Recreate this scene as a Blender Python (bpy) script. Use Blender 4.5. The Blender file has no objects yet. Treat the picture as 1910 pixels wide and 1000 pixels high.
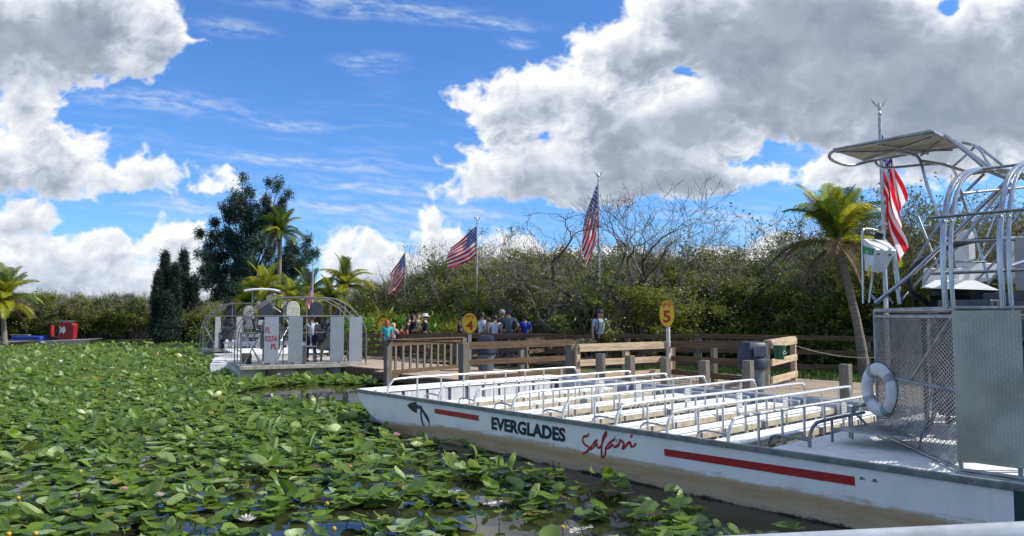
import bpy, bmesh, math, random
import numpy as np
from mathutils import Vector, Matrix, Quaternion
R = math.radians
rng = np.random.default_rng(7)
random.seed(7)
S = bpy.context.scene
COL = S.collection
# ------------------------------------------------------------------ camera
CAMH = 2.05
FPX = 1380.0
PITCH = math.atan(90 / FPX)
cd = bpy.data.cameras.new('camera'); cam = bpy.data.objects.new('camera', cd); COL.objects.link(cam)
cam.location = (0, 0, CAMH); cam.rotation_euler = (R(90) + PITCH, 0, 0)
cd.sensor_width = 36; cd.lens = 36 * FPX / 1910; cd.clip_end = 5000; cd.clip_start = .05
S.camera = cam

def ray(px, py):
    u = (px - 955) / FPX; v = (500 - py) / FPX
    return Vector((u, math.cos(PITCH) - v * math.sin(PITCH), math.sin(PITCH) + v * math.cos(PITCH)))
def at(px, py, z):                       # a measured pixel on a level plane
    d = ray(px, py); k = (z - CAMH) / d.z
    return Vector((d.x * k, d.y * k, z))
def P(px, py, Y):                        # a measured pixel at a known distance
    d = ray(px, py); k = Y / d.y
    return Vector((d.x * k, Y, CAMH + d.z * k))

# ------------------------------------------------------------------ world, sun, exposure
SUN_AZ = (1.0, 0.02); SUN_EL = R(41)
W = bpy.data.worlds.new('World'); S.world = W; W.use_nodes = True
nt = W.node_tree; nt.nodes.clear()
class NG:
    """small node-graph helper"""
    def __init__(s, tree): s.t = tree
    def n(s, typ, **kw):
        nd = s.t.nodes.new(typ)
        for k, v in kw.items():
            if k == 'inp':
                for i, val in v.items():
                    if isinstance(val, bpy.types.NodeSocket): s.t.links.new(val, nd.inputs[i])
                    else: nd.inputs[i].default_value = val
            else: setattr(nd, k, v)
        return nd
    def m(s, op, a, b=None, c=None, clamp=False):
        i = {0: a}
        if b is not None: i[1] = b
        if c is not None: i[2] = c
        nd = s.n('ShaderNodeMath', operation=op, inp=i); nd.use_clamp = clamp
        return nd.outputs[0]
    def v(s, op, a, b=None, scale=None):
        i = {0: a}
        if b is not None: i[1] = b
        if scale is not None: i[3] = scale
        nd = s.n('ShaderNodeVectorMath', operation=op, inp=i)
        return nd.outputs['Value'] if op in ('LENGTH', 'DOT_PRODUCT', 'DISTANCE') else nd.outputs[0]
    def noise(s, vec, scale, detail=6, rough=.55, lac=2.0, dist=0.0):
        nd = s.n('ShaderNodeTexNoise', inp={'Vector': vec, 'Scale': scale, 'Detail': detail, 'Roughness': rough, 'Lacunarity': lac, 'Distortion': dist})
        return nd.outputs['Fac']
    def ramp(s, f, a, b, c=0., d=1., smooth=True):
        nd = s.n('ShaderNodeMapRange', inp={'Value': f, 'From Min': a, 'From Max': b, 'To Min': c, 'To Max': d})
        nd.interpolation_type = 'SMOOTHSTEP' if smooth else 'LINEAR'; nd.clamp = True
        return nd.outputs[0]
    def mix(s, f, a, b):
        nd = s.n('ShaderNodeMix', data_type='RGBA', inp={0: f})
        for i, val in ((6, a), (7, b)):
            if isinstance(val, bpy.types.NodeSocket): s.t.links.new(val, nd.inputs[i])
            else: nd.inputs[i].default_value = (*val, 1) if len(val) == 3 else val
        return nd.outputs[2]
    def mixf(s, f, a, b):
        nd = s.n('ShaderNodeMix', data_type='FLOAT', inp={0: f, 2: a, 3: b}); return nd.outputs[0]

# clouds: computed here in numpy (density field, self-shadowing march), stored as a generated image over directions
SX0, SX1, SY0, SY1, SST = -420, 2330, -330, 640, 1.25
def make_clouds():
    xs = np.arange(SX0, SX1, SST, dtype=np.float32); ys = np.arange(SY0, SY1, SST, dtype=np.float32)
    X, Y = np.meshgrid(xs, ys)
    r = np.random.default_rng(11)
    perm = r.permutation(512); perm = np.concatenate([perm, perm]); ang = r.uniform(0, 6.2832, 512)
    gx, gy = np.cos(ang).astype(np.float32), np.sin(ang).astype(np.float32)
    def perlin(x, y):
        xi = np.floor(x).astype(np.int32); yi = np.floor(y).astype(np.int32); xf = x - xi; yf = y - yi; xi &= 255; yi &= 255
        u = xf * xf * xf * (xf * (xf * 6 - 15) + 10); v = yf * yf * yf * (yf * (yf * 6 - 15) + 10)
        def gr(a, b, dx, dy): h = perm[perm[a & 255] + (b & 255)] & 511; return gx[h] * dx + gy[h] * dy
        n00 = gr(xi, yi, xf, yf); n10 = gr(xi + 1, yi, xf - 1, yf); n01 = gr(xi, yi + 1, xf, yf - 1); n11 = gr(xi + 1, yi + 1, xf - 1, yf - 1)
        a = n00 + u * (n10 - n00); b = n01 + u * (n11 - n01); return (a + v * (b - a)) * 1.5
    def fbm(x, y, o=5, g=.5, bil=False):
        s = 0; a = 1; t = 0
        for i in range(o):
            n = perlin(x * 2 ** i + 17.3 * i, y * 2 ** i + 5.1 * i)
            if bil: n = 1 - 2 * np.abs(n) ** .8 
            s = s + a * n; t += a; a *= g
        return s / t
    wx = fbm(X / 210, Y / 170, 5) ; wy = fbm(X / 210 + 40, Y / 170 + 9, 5)
    wx2 = fbm(X / 45 + 3, Y / 40 + 77, 4); wy2 = fbm(X / 45 + 60, Y / 40 + 33, 4)
    Xw = X + wx * 34 + wx2 * 13; Yw = Y + wy * 30 + wy2 * 12
    def field(bl, k=14.):
        m = np.full(X.shape, -3., np.float32)
        for x, y, rx, ry in bl:
            d = np.sqrt(((Xw - x) / rx) ** 2 + ((Yw - y) / ry) ** 2 + 1e-6)
            v = (1 - d) * min(rx, ry) / 60. ; v = np.where(v > 0, v, v)
            m = np.maximum(m, v) + .04 * np.exp(-np.abs(m - v) * 8)
        return m
    CL = [(1225, 240, 190, 120), (1110, 200, 105, 80), (1010, 180, 90, 58), (955, 220, 70, 80), (880, 188, 34, 24), (1190, 95, 120, 72), (1290, 45, 150, 95),
      (1500, 60, 300, 170), (1790, 160, 330, 170), (1960, 60, 150, 130), (1660, 60, 110, 110), (1450, 200, 330, 90), (1240, 305, 240, 75), (1040, 318, 190, 60), (890, 348, 80, 26), (1780, 240, 380, 85),
      (1560, 310, 70, 50), (1930, 300, 150, 45), (2150, 200, 260, 240), (1150, 340, 110, 40), (1340, 335, 80, 45),
      (110, 50, 250, 110), (270, 60, 90, 88), (-150, 60, 260, 150), (40, 195, 68, 50), (70, 290, 130, 66), (-60, 300, 120, 80), (150, 335, 60, 30), (-250, 420, 200, 90), (270, 328, 68, 34), (60, 400, 90, 34),
      (90, 490, 170, 68), (215, 480, 75, 52), (320, 455, 60, 36), (30, 440, 80, 40), (150, 555, 400, 60), (330, 540, 110, 60), (425, 315, 20, 30), (375, 350, 34, 13),
      (630, 480, 34, 52), (660, 520, 70, 50), (700, 460, 48, 26), (760, 520, 140, 45), (805, 405, 32, 34), (818, 450, 50, 50), (960, 460, 65, 36), (900, 500, 120, 40), (1300, 520, 300, 50), (1470, 470, 60, 26), (1640, 330, 90, 30), (1060, 520, 160, 60)]
    DK = [(40, 105, 190, 50), (200, 128, 80, 26), (1600, 100, 300, 110), (1345, 150, 60, 40), (1290, 225, 110, 26), (1500, 190, 240, 55), (1790, 215, 380, 90), (1900, 120, 200, 90), (1120, 290, 110, 24), (1000, 345, 190, 34),
      (1200, 350, 250, 34), (880, 362, 80, 20), (60, 350, 140, 22), (270, 352, 60, 14), (60, 415, 100, 20), (300, 575, 300, 20), (1430, 30, 50, 60), (1540, 150, 120, 60), (700, 530, 140, 30)]
    HOLE = [(1428, 268, 38, 26), (1752, 16, 14, 18), (1400, 300, 34, 20), (1450, 250, 30, 18)]
    m = field(CL); dk = field(DK); ho = field(HOLE)
    b1 = fbm(Xw / 95, Yw / 80, 6, .55, True); b2 = fbm(X / 150 + 9, Y / 120 + 4, 7, .6)
    sm0 = lambda x: np.clip(x, 0, .8)
    dens = m * .9 + (b1 - .32) * .42 + b2 * .36 - sm0(ho + b2 * .9 + .15) * 1.3
    sm = lambda x, a, b: (lambda t: t * t * (3 - 2 * t))(np.clip((x - a) / (b - a), 0, 1))
    alpha = sm(dens, -.07, .20)
    T = np.clip(dens, 0, 1.3)
    occ = np.zeros_like(T); 
    for d, w in ((3, 1.0), (6, 1.), (12, 1.), (24, .8), (45, .6), (80, .35)):
        dx, dy = int(round(-.42 * d / SST)), int(round(-.9 * d / SST))
        sh = np.roll(T, (-dy, -dx), (0, 1))
        if dy < 0: sh[:-dy, :] = sh[-dy, :]
        occ += w * np.clip(sh - T * .55 + .02, -.12, 1)
    light = np.exp(-np.clip(occ, 0, 9) * .40)
    rel = 0
    for d, w in ((5, .6), (12, 1.), (26, 1.)):
        dx, dy = int(round(-.5 * d / SST)), int(round(-.8 * d / SST)); q_ = b1 * .55 + b2 * .35
        rel += w * (q_ - np.roll(q_, (-dy, -dx), (0, 1)))
    light = light + np.clip(rel, -.5, .5) * (.26 - .16 * sm(T, .5, 1.1)) + .55 * fbm(Xw / 120 + 31, Yw / 80 + 8, 5, .55) * sm(T, .15, .6)
    core = sm(dk + b2 * .55 + (b1 - .32) * .5, -.25, .55)
    light = light * (1 - .33 * core) + .05 * (b1 - .3)
    light = light * (1 - .12 * sm(T, .3, 1.0))
    light += .22 * (1 - sm(T, .0, .25)) * (1 - .6 * core)
    light = np.clip(light, 0, 1)
    stops = [(0, (.29, .335, .44)), (.3, (.42, .475, .58)), (.5, (.62, .67, .76)), (.68, (.78, .82, .89)), (.86, (.92, .94, .97)), (1, (1.06, 1.06, 1.06))]
    L = [s[0] for s in stops]; rgb = [np.interp(light, L, [s[1][k] for s in stops]) for k in range(3)]
    # low clouds pale and bluish with distance
    lowf = sm(Y, 380, 600)[..., None] * .45
    rgb = np.stack(rgb, -1) * (1 - lowf) + np.array([.66, .75, .88]) * lowf
    # thin high streaks
    CW = [(700, 14, 320, 26), (915, 42, 110, 12), (430, 50, 90, 20), (690, 118, 75, 26), (965, 80, 40, 14), (300, 190, 230, 24), (520, 228, 110, 14), (720, 352, 220, 20), (640, 388, 190, 22), (860, 395, 180, 20), (420, 395, 190, 20), (760, 430, 220, 26), (1400, 420, 120, 40), (560, 300, 260, 16)]
    wm = np.full(X.shape, -3., np.float32)
    for x, y, rx, ry in CW:
        dx = (X - x); dy = (Y - y) - dx * .10
        wm = np.maximum(wm, 1 - np.sqrt((dx / rx) ** 2 + ((dy + wy * 16) / ry) ** 2))
    st_ = fbm((X + wx * 60) / 130, (Y - X * .12 + wy * 20) / 14, 6, .62); fine = fbm((X + wx2 * 8) / 34, (Y - X * .15) / 11, 4, .6)
    wa = sm(wm, -.3, .9) * sm(st_ * .6 + fine * .5, -.35, .55) * .72 + .26 * sm(st_ + .25 * wy, -.1, .6) * sm(Y, 60, 420)
    wa = np.clip(wa, 0, .8)
    wc = np.array([.70, .80, .96])
    a2 = alpha + wa * (1 - alpha)
    col = (rgb * alpha[..., None] + wc * (wa * (1 - alpha))[..., None]) / np.maximum(a2, 1e-4)[..., None]
    ed = np.clip(np.minimum(np.minimum(X - SX0, SX1 - X) / 160, (Y - SY0) / 130), 0, 1)      # blends into the noise clouds outside
    return np.concatenate([col, a2[..., None]], -1).astype(np.float32), ed.astype(np.float32)

g = NG(nt)
out = g.n('ShaderNodeOutputWorld')
sky = g.n('ShaderNodeTexSky', sky_type='NISHITA', sun_disc=False, sun_elevation=SUN_EL,
          sun_rotation=math.atan2(SUN_AZ[0], SUN_AZ[1]), air_density=1.0, dust_density=.35, ozone_density=3.0)
D = g.v('NORMALIZE', g.n('ShaderNodeTexCoord').outputs['Generated'])
sep = g.n('ShaderNodeSeparateXYZ', inp={0: D})
X_, Y_, Z_ = sep.outputs
ysafe = g.m('MAXIMUM', Y_, .05)
U = g.m('DIVIDE', X_, ysafe); V = g.m('DIVIDE', Z_, ysafe)
cim, ced = make_clouds()
hh, ww = ced.shape
img = bpy.data.images.new('cloud_layer', ww, hh, alpha=True, float_buffer=True)
img.alpha_mode = 'CHANNEL_PACKED'
img.pixels.foreach_set(np.ascontiguousarray(cim[::-1]).reshape(-1))
img.update()
# directions -> the layer's own grid (tangent plane seen from the pond, far beyond everything)
cp_, sp_ = math.cos(PITCH), math.sin(PITCH)
den = g.m('MAXIMUM', g.m('ADD', g.m('MULTIPLY', Y_, cp_), g.m('MULTIPLY', Z_, sp_)), .05)
gx = g.m('ADD', g.m('MULTIPLY', g.m('DIVIDE', X_, den), FPX), 955 - SX0)
gy = g.m('SUBTRACT', 500 - SY0, g.m('MULTIPLY', g.m('DIVIDE', g.m('SUBTRACT', g.m('MULTIPLY', Z_, cp_), g.m('MULTIPLY', Y_, sp_)), den), FPX))
fx = g.m('DIVIDE', gx, ww * SST); fy = g.m('SUBTRACT', 1.0, g.m('DIVIDE', gy, hh * SST))
cvec = g.n('ShaderNodeCombineXYZ', inp={0: fx, 1: fy, 2: 0.0}).outputs[0]
ti = g.n('ShaderNodeTexImage', extension='EXTEND', interpolation='Cubic', inp={0: cvec}); ti.image = img
inside = g.m('MULTIPLY', g.m('MULTIPLY', g.ramp(fx, .0, .05), g.ramp(fx, 1., .95)), g.m('MULTIPLY', g.ramp(fy, 1., .9), g.ramp(Y_, .1, .3)))
# beyond the layer: the same kind of broken cumulus from noise
gd = g.noise(g.v('MULTIPLY', D, (1, 1, 1.8)), 3.0, 7, .58)
gen_a = g.m('MULTIPLY', g.ramp(gd, .47, .56), g.ramp(Z_, -.01, .05)); gl = g.ramp(gd, .8, .5)
gen_c = g.mix(gl, (.24, .29, .38), (.93, .95, .98))
alpha = g.mixf(inside, gen_a, ti.outputs['Alpha'])
ccol = g.mix(inside, gen_c, ti.outputs['Color'])
sat = g.n('ShaderNodeMix', data_type='RGBA', blend_type='MULTIPLY', inp={0: 1.0, 6: sky.outputs[0], 7: (.52, .85, 1.27, 1)}).outputs[2]
bg1 = g.n('ShaderNodeBackground', inp={0: sat, 1: .125})
bg2 = g.n('ShaderNodeBackground', inp={0: ccol, 1: .84})
mx = g.n('ShaderNodeMixShader', inp={0: g.m('MULTIPLY', alpha, g.ramp(Z_, -.02, .005)), 1: bg1.outputs[0], 2: bg2.outputs[0]})
nt.links.new(mx.outputs[0], out.inputs[0])
W.cycles.sampling_method = 'MANUAL'; W.cycles.sample_map_resolution = 512
sl = bpy.data.lights.new('sun', 'SUN'); so = bpy.data.objects.new('sun', sl); COL.objects.link(so)
sl.energy = 5.0; sl.angle = R(.55); sl.color = (1, .95, .86)
sv = Vector((SUN_AZ[0], SUN_AZ[1], 0)).normalized() * math.cos(SUN_EL) + Vector((0, 0, math.sin(SUN_EL)))
so.rotation_euler = sv.to_track_quat('Z', 'Y').to_euler()
vs = S.view_settings; vs.view_transform = 'Standard'; vs.look = 'None'; vs.gamma = 1; vs.use_curve_mapping = False; vs.exposure = 0.22

# ------------------------------------------------------------------ materials
MATS = {}
def mat(name, col, rough=.6, metal=0., col2=None, scale=8., bump=0., bscale=40., island=0., trans=0., spec=.5, coat=0., stretch=(1, 1, 1), back=None):
    if name in MATS: return MATS[name]
    m = bpy.data.materials.new(name); m.use_nodes = True; t = m.node_tree; t.nodes.clear(); q = NG(t); MATS[name] = m
    o = q.n('ShaderNodeOutputMaterial'); b = q.n('ShaderNodeBsdfPrincipled')
    tc = q.n('ShaderNodeTexCoord').outputs['Object']
    if stretch != (1, 1, 1): tc = q.v('MULTIPLY', tc, stretch)
    b.inputs['Roughness'].default_value = rough; b.inputs['Metallic'].default_value = metal
    b.inputs['Specular IOR Level'].default_value = spec
    if coat: b.inputs['Coat Weight'].default_value = coat; b.inputs['Coat Roughness'].default_value = .15
    c2 = col2 if col2 else tuple(x * .72 for x in col)
    f = q.ramp(q.noise(tc, scale, 6, .6), .35, .65)
    c = q.mix(f, col, c2)
    if island:
        isl = q.m('FRACT', q.m('ADD', q.n('ShaderNodeNewGeometry').outputs['Random Per Island'], q.n('ShaderNodeObjectInfo').outputs['Random']))
        hsv = q.n('ShaderNodeHueSaturation', inp={'Color': c, 'Value': q.ramp(isl, 0, 1, 1 - island, 1 + island, False), 'Hue': q.ramp(q.m('FRACT', q.m('MULTIPLY', isl, 7.3)), 0, 1, .5 - island * .035, .5 + island * .035, False)})
        c = hsv.outputs[0]
    if back:
        c = q.mix(q.n('ShaderNodeNewGeometry').outputs['Backfacing'], c, back)
    t.links.new(c, b.inputs['Base Color'])
    if bump:
        bn = q.n('ShaderNodeBump', inp={'Strength': bump, 'Distance': .02, 'Height': q.noise(tc, bscale, 5, .6)})
        t.links.new(bn.outputs[0], b.inputs['Normal'])
    sh = b.outputs[0]
    if trans:
        tr = q.n('ShaderNodeBsdfTranslucent', inp={0: c})
        sh = q.n('ShaderNodeMixShader', inp={0: trans, 1: sh, 2: tr.outputs[0]}).outputs[0]
    t.links.new(sh, o.inputs[0])
    return m
def dapply(m, fn):
    fn(NG(m.node_tree), m); return m

# ------------------------------------------------------------------ mesh helpers
class MB:
    def __init__(s): s.v = []; s.f = []; s.mi = []; s.cur = 0
    def add(s, vs, fs):
        o = len(s.v); s.v += [tuple(x) for x in vs]; s.f += [tuple(i + o for i in f) for f in fs]; s.mi += [s.cur] * len(fs); return s
    def box(s, a, b):
        x0, y0, z0 = a; x1, y1, z1 = b
        return s.add([(x0, y0, z0), (x1, y0, z0), (x1, y1, z0), (x0, y1, z0), (x0, y0, z1), (x1, y0, z1), (x1, y1, z1), (x0, y1, z1)],
                     [(0, 3, 2, 1), (4, 5, 6, 7), (0, 1, 5, 4), (1, 2, 6, 5), (2, 3, 7, 6), (3, 0, 4, 7)])
    def bar(s, p, q, w, h, up=(0, 0, 1)):          # rectangular bar from p to q
        p = Vector(p); q = Vector(q); d = (q - p).normalized(); up = Vector(up)
        if abs(d.dot(up)) > .98: up = Vector((1, 0, 0))
        sd = d.cross(up).normalized() * w / 2; u = sd.cross(d).normalized() * h / 2
        vs = [p - sd - u, p + sd - u, p + sd + u, p - sd + u, q - sd - u, q + sd - u, q + sd + u, q - sd + u]
        return s.add(vs, [(0, 1, 2, 3), (7, 6, 5, 4), (0, 4, 5, 1), (1, 5, 6, 2), (2, 6, 7, 3), (3, 7, 4, 0)])
    def tube(s, pts, r, n=8, cap=True, smooth=0):
        pts = [Vector(p) for p in pts]
        rs = list(r) if hasattr(r, '__len__') else [r] * len(pts)
        if smooth and len(pts) > 2:
            np_, nr = [], []
            for i in range(len(pts) - 1):
                p0 = pts[max(i - 1, 0)]; p1 = pts[i]; p2 = pts[i + 1]; p3 = pts[min(i + 2, len(pts) - 1)]
                for k in range(smooth):
                    t = k / smooth
                    np_.append(.5 * ((2 * p1) + (p2 - p0) * t + (2 * p0 - 5 * p1 + 4 * p2 - p3) * t * t + (3 * p1 - 3 * p2 + p3 - p0) * t ** 3)); nr.append(rs[i] * (1 - t) + rs[i + 1] * t)
            np_.append(pts[-1]); nr.append(rs[-1]); pts, rs = np_, nr
        d = (pts[1] - pts[0]).normalized(); a = Vector((0, 0, 1)) if abs(d.z) < .9 else Vector((1, 0, 0))
        nrm = d.cross(a).normalized(); vs = []
        for i, p in enumerate(pts):
            dd = (pts[min(i + 1, len(pts) - 1)] - pts[max(i - 1, 0)])
            if dd.length < 1e-9: dd = d
            dd = dd.normalized(); nrm = (nrm - dd * nrm.dot(dd))
            if nrm.length < 1e-6: nrm = dd.orthogonal()
            nrm.normalize(); bn = dd.cross(nrm)
            for k in range(n):
                an = 2 * math.pi * k / n; vs.append(p + (nrm * math.cos(an) + bn * math.sin(an)) * rs[i])
        fs = []
        for i in range(len(pts) - 1):
            for k in range(n):
                a_, b_ = i * n + k, i * n + (k + 1) % n; fs.append((a_, b_, b_ + n, a_ + n))
        if cap: fs.append(tuple(reversed(range(n)))); fs.append(tuple(range((len(pts) - 1) * n, len(pts) * n)))
        return s.add(vs, fs)
    def lathe(s, prof, n=20, c=(0, 0, 0), cap=True):      # profile of (r, z)
        vs = []
        for r, z in prof:
            for k in range(n): a = 2 * math.pi * k / n; vs.append((c[0] + r * math.cos(a), c[1] + r * math.sin(a), c[2] + z))
        fs = [(i * n + k, i * n + (k + 1) % n, (i + 1) * n + (k + 1) % n, (i + 1) * n + k) for i in range(len(prof) - 1) for k in range(n)]
        if cap: fs.append(tuple(reversed(range(n)))); fs.append(tuple(range((len(prof) - 1) * n, len(prof) * n)))
        return s.add(vs, fs)
    def prism(s, poly, off):                              # planar polygon (3D points) extruded by off
        off = Vector(off); n = len(poly); a = [Vector(p) for p in poly]; b = [p + off for p in a]
        return s.add(a + b, [tuple(range(n)), tuple(reversed(range(n, 2 * n)))] + [(i, i + n, (i + 1) % n + n, (i + 1) % n) for i in range(n)])
    def mesh(s, name, smooth=False, bevel=0):
        me = bpy.data.meshes.new(name); me.from_pydata(s.v, [], s.f)
        bm = bmesh.new(); bm.from_mesh(me)
        bmesh.ops.recalc_face_normals(bm, faces=bm.faces)
        if bevel: bmesh.ops.bevel(bm, geom=[e for e in bm.edges if len(e.link_faces) == 2 and e.calc_face_angle(0) > .6], offset=bevel, segments=1, affect='EDGES')
        bm.to_mesh(me); bm.free()
        if smooth:
            me.polygons.foreach_set('use_smooth', [True] * len(me.polygons))
            try: me.set_sharp_from_angle(angle=R(40))
            except Exception: pass
        return me
def link(name, me, m=None, parent=None, loc=None, rz=None, label=None, cat=None, group=None, kind=None):
    if isinstance(me, MB): me = me.mesh(name)
    o = bpy.data.objects.new(name, me); COL.objects.link(o)
    if m is not None:
        if isinstance(m, (list, tuple)):
            if not me.materials:
                for x in m: me.materials.append(x)
        elif not me.materials: me.materials.append(m)
        elif me.materials[0] != m:
            o.material_slots[0].link = 'OBJECT'; o.material_slots[0].material = m
    if parent: o.parent = parent
    if loc is not None: o.location = loc
    if rz is not None: o.rotation_euler = (0, 0, rz)
    tag(o, label, cat, group, kind)
    return o
def tag(o, label=None, cat=None, group=None, kind=None):
    if label: o['label'] = label
    if cat: o['category'] = cat
    if group: o['group'] = group
    if kind: o['kind'] = kind
    return o
def thing(name, label, cat, loc=(0, 0, 0), rz=0, group=None):
    o = bpy.data.objects.new(name, None); COL.objects.link(o); o.location = loc; o.rotation_euler = (0, 0, rz); o.empty_display_size = .2
    return tag(o, label, cat, group)
def dup(root, loc=None, rz=None, label=None, scale=None, tilt=None):
    kids = {}
    for o in bpy.data.objects:
        if o.parent: kids.setdefault(o.parent.name, []).append(o)
    def cp(o, par):
        c = o.copy(); COL.objects.link(c)
        if par: c.parent = par
        for ch in kids.get(o.name, []): cp(ch, c)
        return c
    r = cp(root, None)
    if loc is not None: r.location = loc
    if rz is not None: r.rotation_euler = (tilt or (0, 0))[0:2] + (rz,) if tilt else (0, 0, rz)
    if scale is not None: r.scale = scale if hasattr(scale, '__len__') else (scale,) * 3
    if label: r['label'] = label
    return r
def quads_mesh(name, verts, k=4, smooth=False):          # numpy verts (N,k,3): N separate k-gons
    N = verts.shape[0]; me = bpy.data.meshes.new(name)
    me.vertices.add(N * k); me.vertices.foreach_set('co', verts.reshape(-1).astype(np.float32))
    me.loops.add(N * k); me.loops.foreach_set('vertex_index', np.arange(N * k, dtype=np.int32))
    me.polygons.add(N); me.polygons.foreach_set('loop_start', np.arange(0, N * k, k, dtype=np.int32))
    if smooth: me.polygons.foreach_set('use_smooth', np.ones(N, dtype=bool))
    me.update(calc_edges=True); return me
def tri_mesh(name, verts, tris, smooth=True):
    me = bpy.data.meshes.new(name); me.vertices.add(len(verts)); me.vertices.foreach_set('co', verts.reshape(-1).astype(np.float32))
    n = len(tris); me.loops.add(n * 3); me.loops.foreach_set('vertex_index', tris.reshape(-1).astype(np.int32))
    me.polygons.add(n); me.polygons.foreach_set('loop_start', np.arange(0, n * 3, 3, dtype=np.int32))
    if smooth: me.polygons.foreach_set('use_smooth', np.ones(n, dtype=bool))
    me.update(calc_edges=True); return me
def text_mesh(txt, size=1., bold=0., width=None, ext=.002, name='lettering', align='LEFT'):
    c = bpy.data.curves.new('t', 'FONT'); c.body = txt; c.size = 1; c.offset = bold; c.extrude = ext; c.resolution_u = 3; c.align_x = align
    o = bpy.data.objects.new('t', c); COL.objects.link(o)
    bpy.context.view_layer.update()
    me = bpy.data.meshes.new_from_object(o.evaluated_get(bpy.context.evaluated_depsgraph_get())); me.name = name
    bpy.data.objects.remove(o); bpy.data.curves.remove(c)
    co = np.array([v.co[:] for v in me.vertices])
    mn, mxx = co.min(0), co.max(0)
    sx = sy = size / (mxx[1] - mn[1])
    if width: sx = width / (mxx[0] - mn[0])
    x0 = mn[0] if align == 'LEFT' else (mn[0] + mxx[0]) / 2
    for v in me.vertices: v.co.x = (v.co.x - x0) * sx; v.co.y = (v.co.y - mn[1]) * sy
    return me

# colours
M_white = mat('white_paint', (.78, .79, .78), .38, col2=(.66, .67, .66), scale=3, bump=.05, bscale=30)
M_deck = mat('deck_paint', (.86, .86, .84), .6, col2=(.76, .76, .73), scale=5, bump=.1, bscale=60)
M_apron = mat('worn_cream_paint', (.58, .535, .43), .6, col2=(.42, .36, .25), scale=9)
M_alu = mat('brushed_aluminium', (.50, .51, .53), .27, .97, col2=(.42, .43, .45), scale=20, bump=.05, bscale=200)
M_rail = mat('sun_paled_rail', (.74, .74, .73), .38, .45, col2=(.60, .60, .58), scale=14, bump=.05, bscale=120)  # rail metal paled: the sun it catches is put into its colour
M_aludull = mat('dull_aluminium', (.40, .41, .43), .4, .88, col2=(.24, .25, .26), scale=6, bump=.08, bscale=80)
M_steel = mat('dark_steel', (.11, .115, .125), .5, .5)
M_rub = mat('black_rubber', (.015, .016, .02), .5)
M_wood = mat('shaded_timber', (.145, .092, .052), .85, col2=(.08, .05, .03), scale=3, bump=.5, bscale=30, stretch=(.8, 8, 8))  # fence timber darkened: shade on the unlit sides put into its colour
M_woodl = mat('sunlit_timber', (.55, .43, .28), .8, col2=(.36, .27, .17), scale=3, bump=.4, bscale=30, stretch=(.8, 7, 7))  # same timber paled: sunlight on the lit fences put into its colour
M_plank = mat('dock_board', (.43, .34, .25), .85, col2=(.28, .22, .165), scale=2.5, bump=.5, bscale=30, stretch=(.7, 8, 8))
M_post = mat('grey_post_timber', (.21, .185, .15), .9, col2=(.125, .11, .088), scale=6, bump=.5, bscale=25, stretch=(6, 6, .6))
# ------------------------------------------------------------------ ground, water
WZ = -.05
AX = Vector((.66519, -.74668, 0)); TX = Vector((.74668, .66519, 0)); BOW = Vector((-3.056, 14.665, 0))
BRZ = math.atan2(AX.y, AX.x)
def st(s, t, z=0): return BOW + AX * s + TX * t + Vector((0, 0, z))
def tost(p): d = Vector((p[0], p[1], 0)) - BOW; return Vector((d.dot(AX), d.dot(TX), p[2]))
def hull_px(px, py):                     # pixel on the near hull side (t = 0)
    d = ray(px, py); k = (BOW.x * TX.x + BOW.y * TX.y) / (d.x * TX.x + d.y * TX.y)
    return tost(Vector((d.x * k, d.y * k, CAMH + d.z * k)))

mw = bpy.data.materials.new('pond_water'); mw.use_nodes = True; q = NG(mw.node_tree); b = mw.node_tree.nodes['Principled BSDF']
tc = q.n('ShaderNodeTexCoord').outputs['Object']
mw.node_tree.links.new(q.mix(q.noise(tc, .5, 4), (.010, .013, .009), (.026, .024, .012)), b.inputs['Base Color'])
b.inputs['Roughness'].default_value = .03; b.inputs['IOR'].default_value = 1.33
bn = q.n('ShaderNodeBump', inp={'Strength': .12, 'Distance': .01, 'Height': q.noise(tc, 3.5, 4, .55)})
mw.node_tree.links.new(bn.outputs[0], b.inputs['Normal'])
link('water', MB().add([(-1500, -1500, WZ), (1500, -1500, WZ), (1500, 1500, WZ), (-1500, 1500, WZ)], [(0, 1, 2, 3)]), mw, kind='structure')
link('pond_bed', MB().add([(-1500, -1500, -1.3), (1500, -1500, -1.3), (1500, 1500, -1.3), (-1500, 1500, -1.3)], [(0, 1, 2, 3)]), mat('mud', (.05, .04, .025), .9), kind='structure')
M_grass = mat('grass_ground', (.055, .095, .024), .9, col2=(.085, .075, .035), scale=1.2, bump=.6, bscale=14)
shore = [(30, -12), (16, 8.5), (9.8, 12.5), (5.2, 20.0), (1.5, 24.5), (-2.8, 25.8), (-4.2, 30.5), (-7.5, 36), (-11, 43), (-16, 50), (-22, 56), (-60, 59), (-200, 70), (-1400, 500), (-1400, 1500), (1500, 1500), (1500, -300), (60, -60)]
bm = bmesh.new(); lo = [bm.verts.new((x, y, .22)) for x, y in shore]; bm.faces.new(lo)
cen = Vector((300, 500, 0)); bt = []
for x, y in shore:
    d = (cen - Vector((x, y, 0))).normalized(); bt.append(bm.verts.new((x - d.x * .9, y - d.y * .9, -.5)))
for i in range(len(shore)): j = (i + 1) % len(shore); bm.faces.new((lo[i], bt[i], bt[j], lo[j]))
bmesh.ops.triangulate(bm, faces=[f for f in bm.faces if len(f.verts) > 4]); bmesh.ops.recalc_face_normals(bm, faces=bm.faces)
me = bpy.data.meshes.new('ground'); bm.to_mesh(me); bm.free(); link('ground', me, M_grass, kind='structure')
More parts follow.
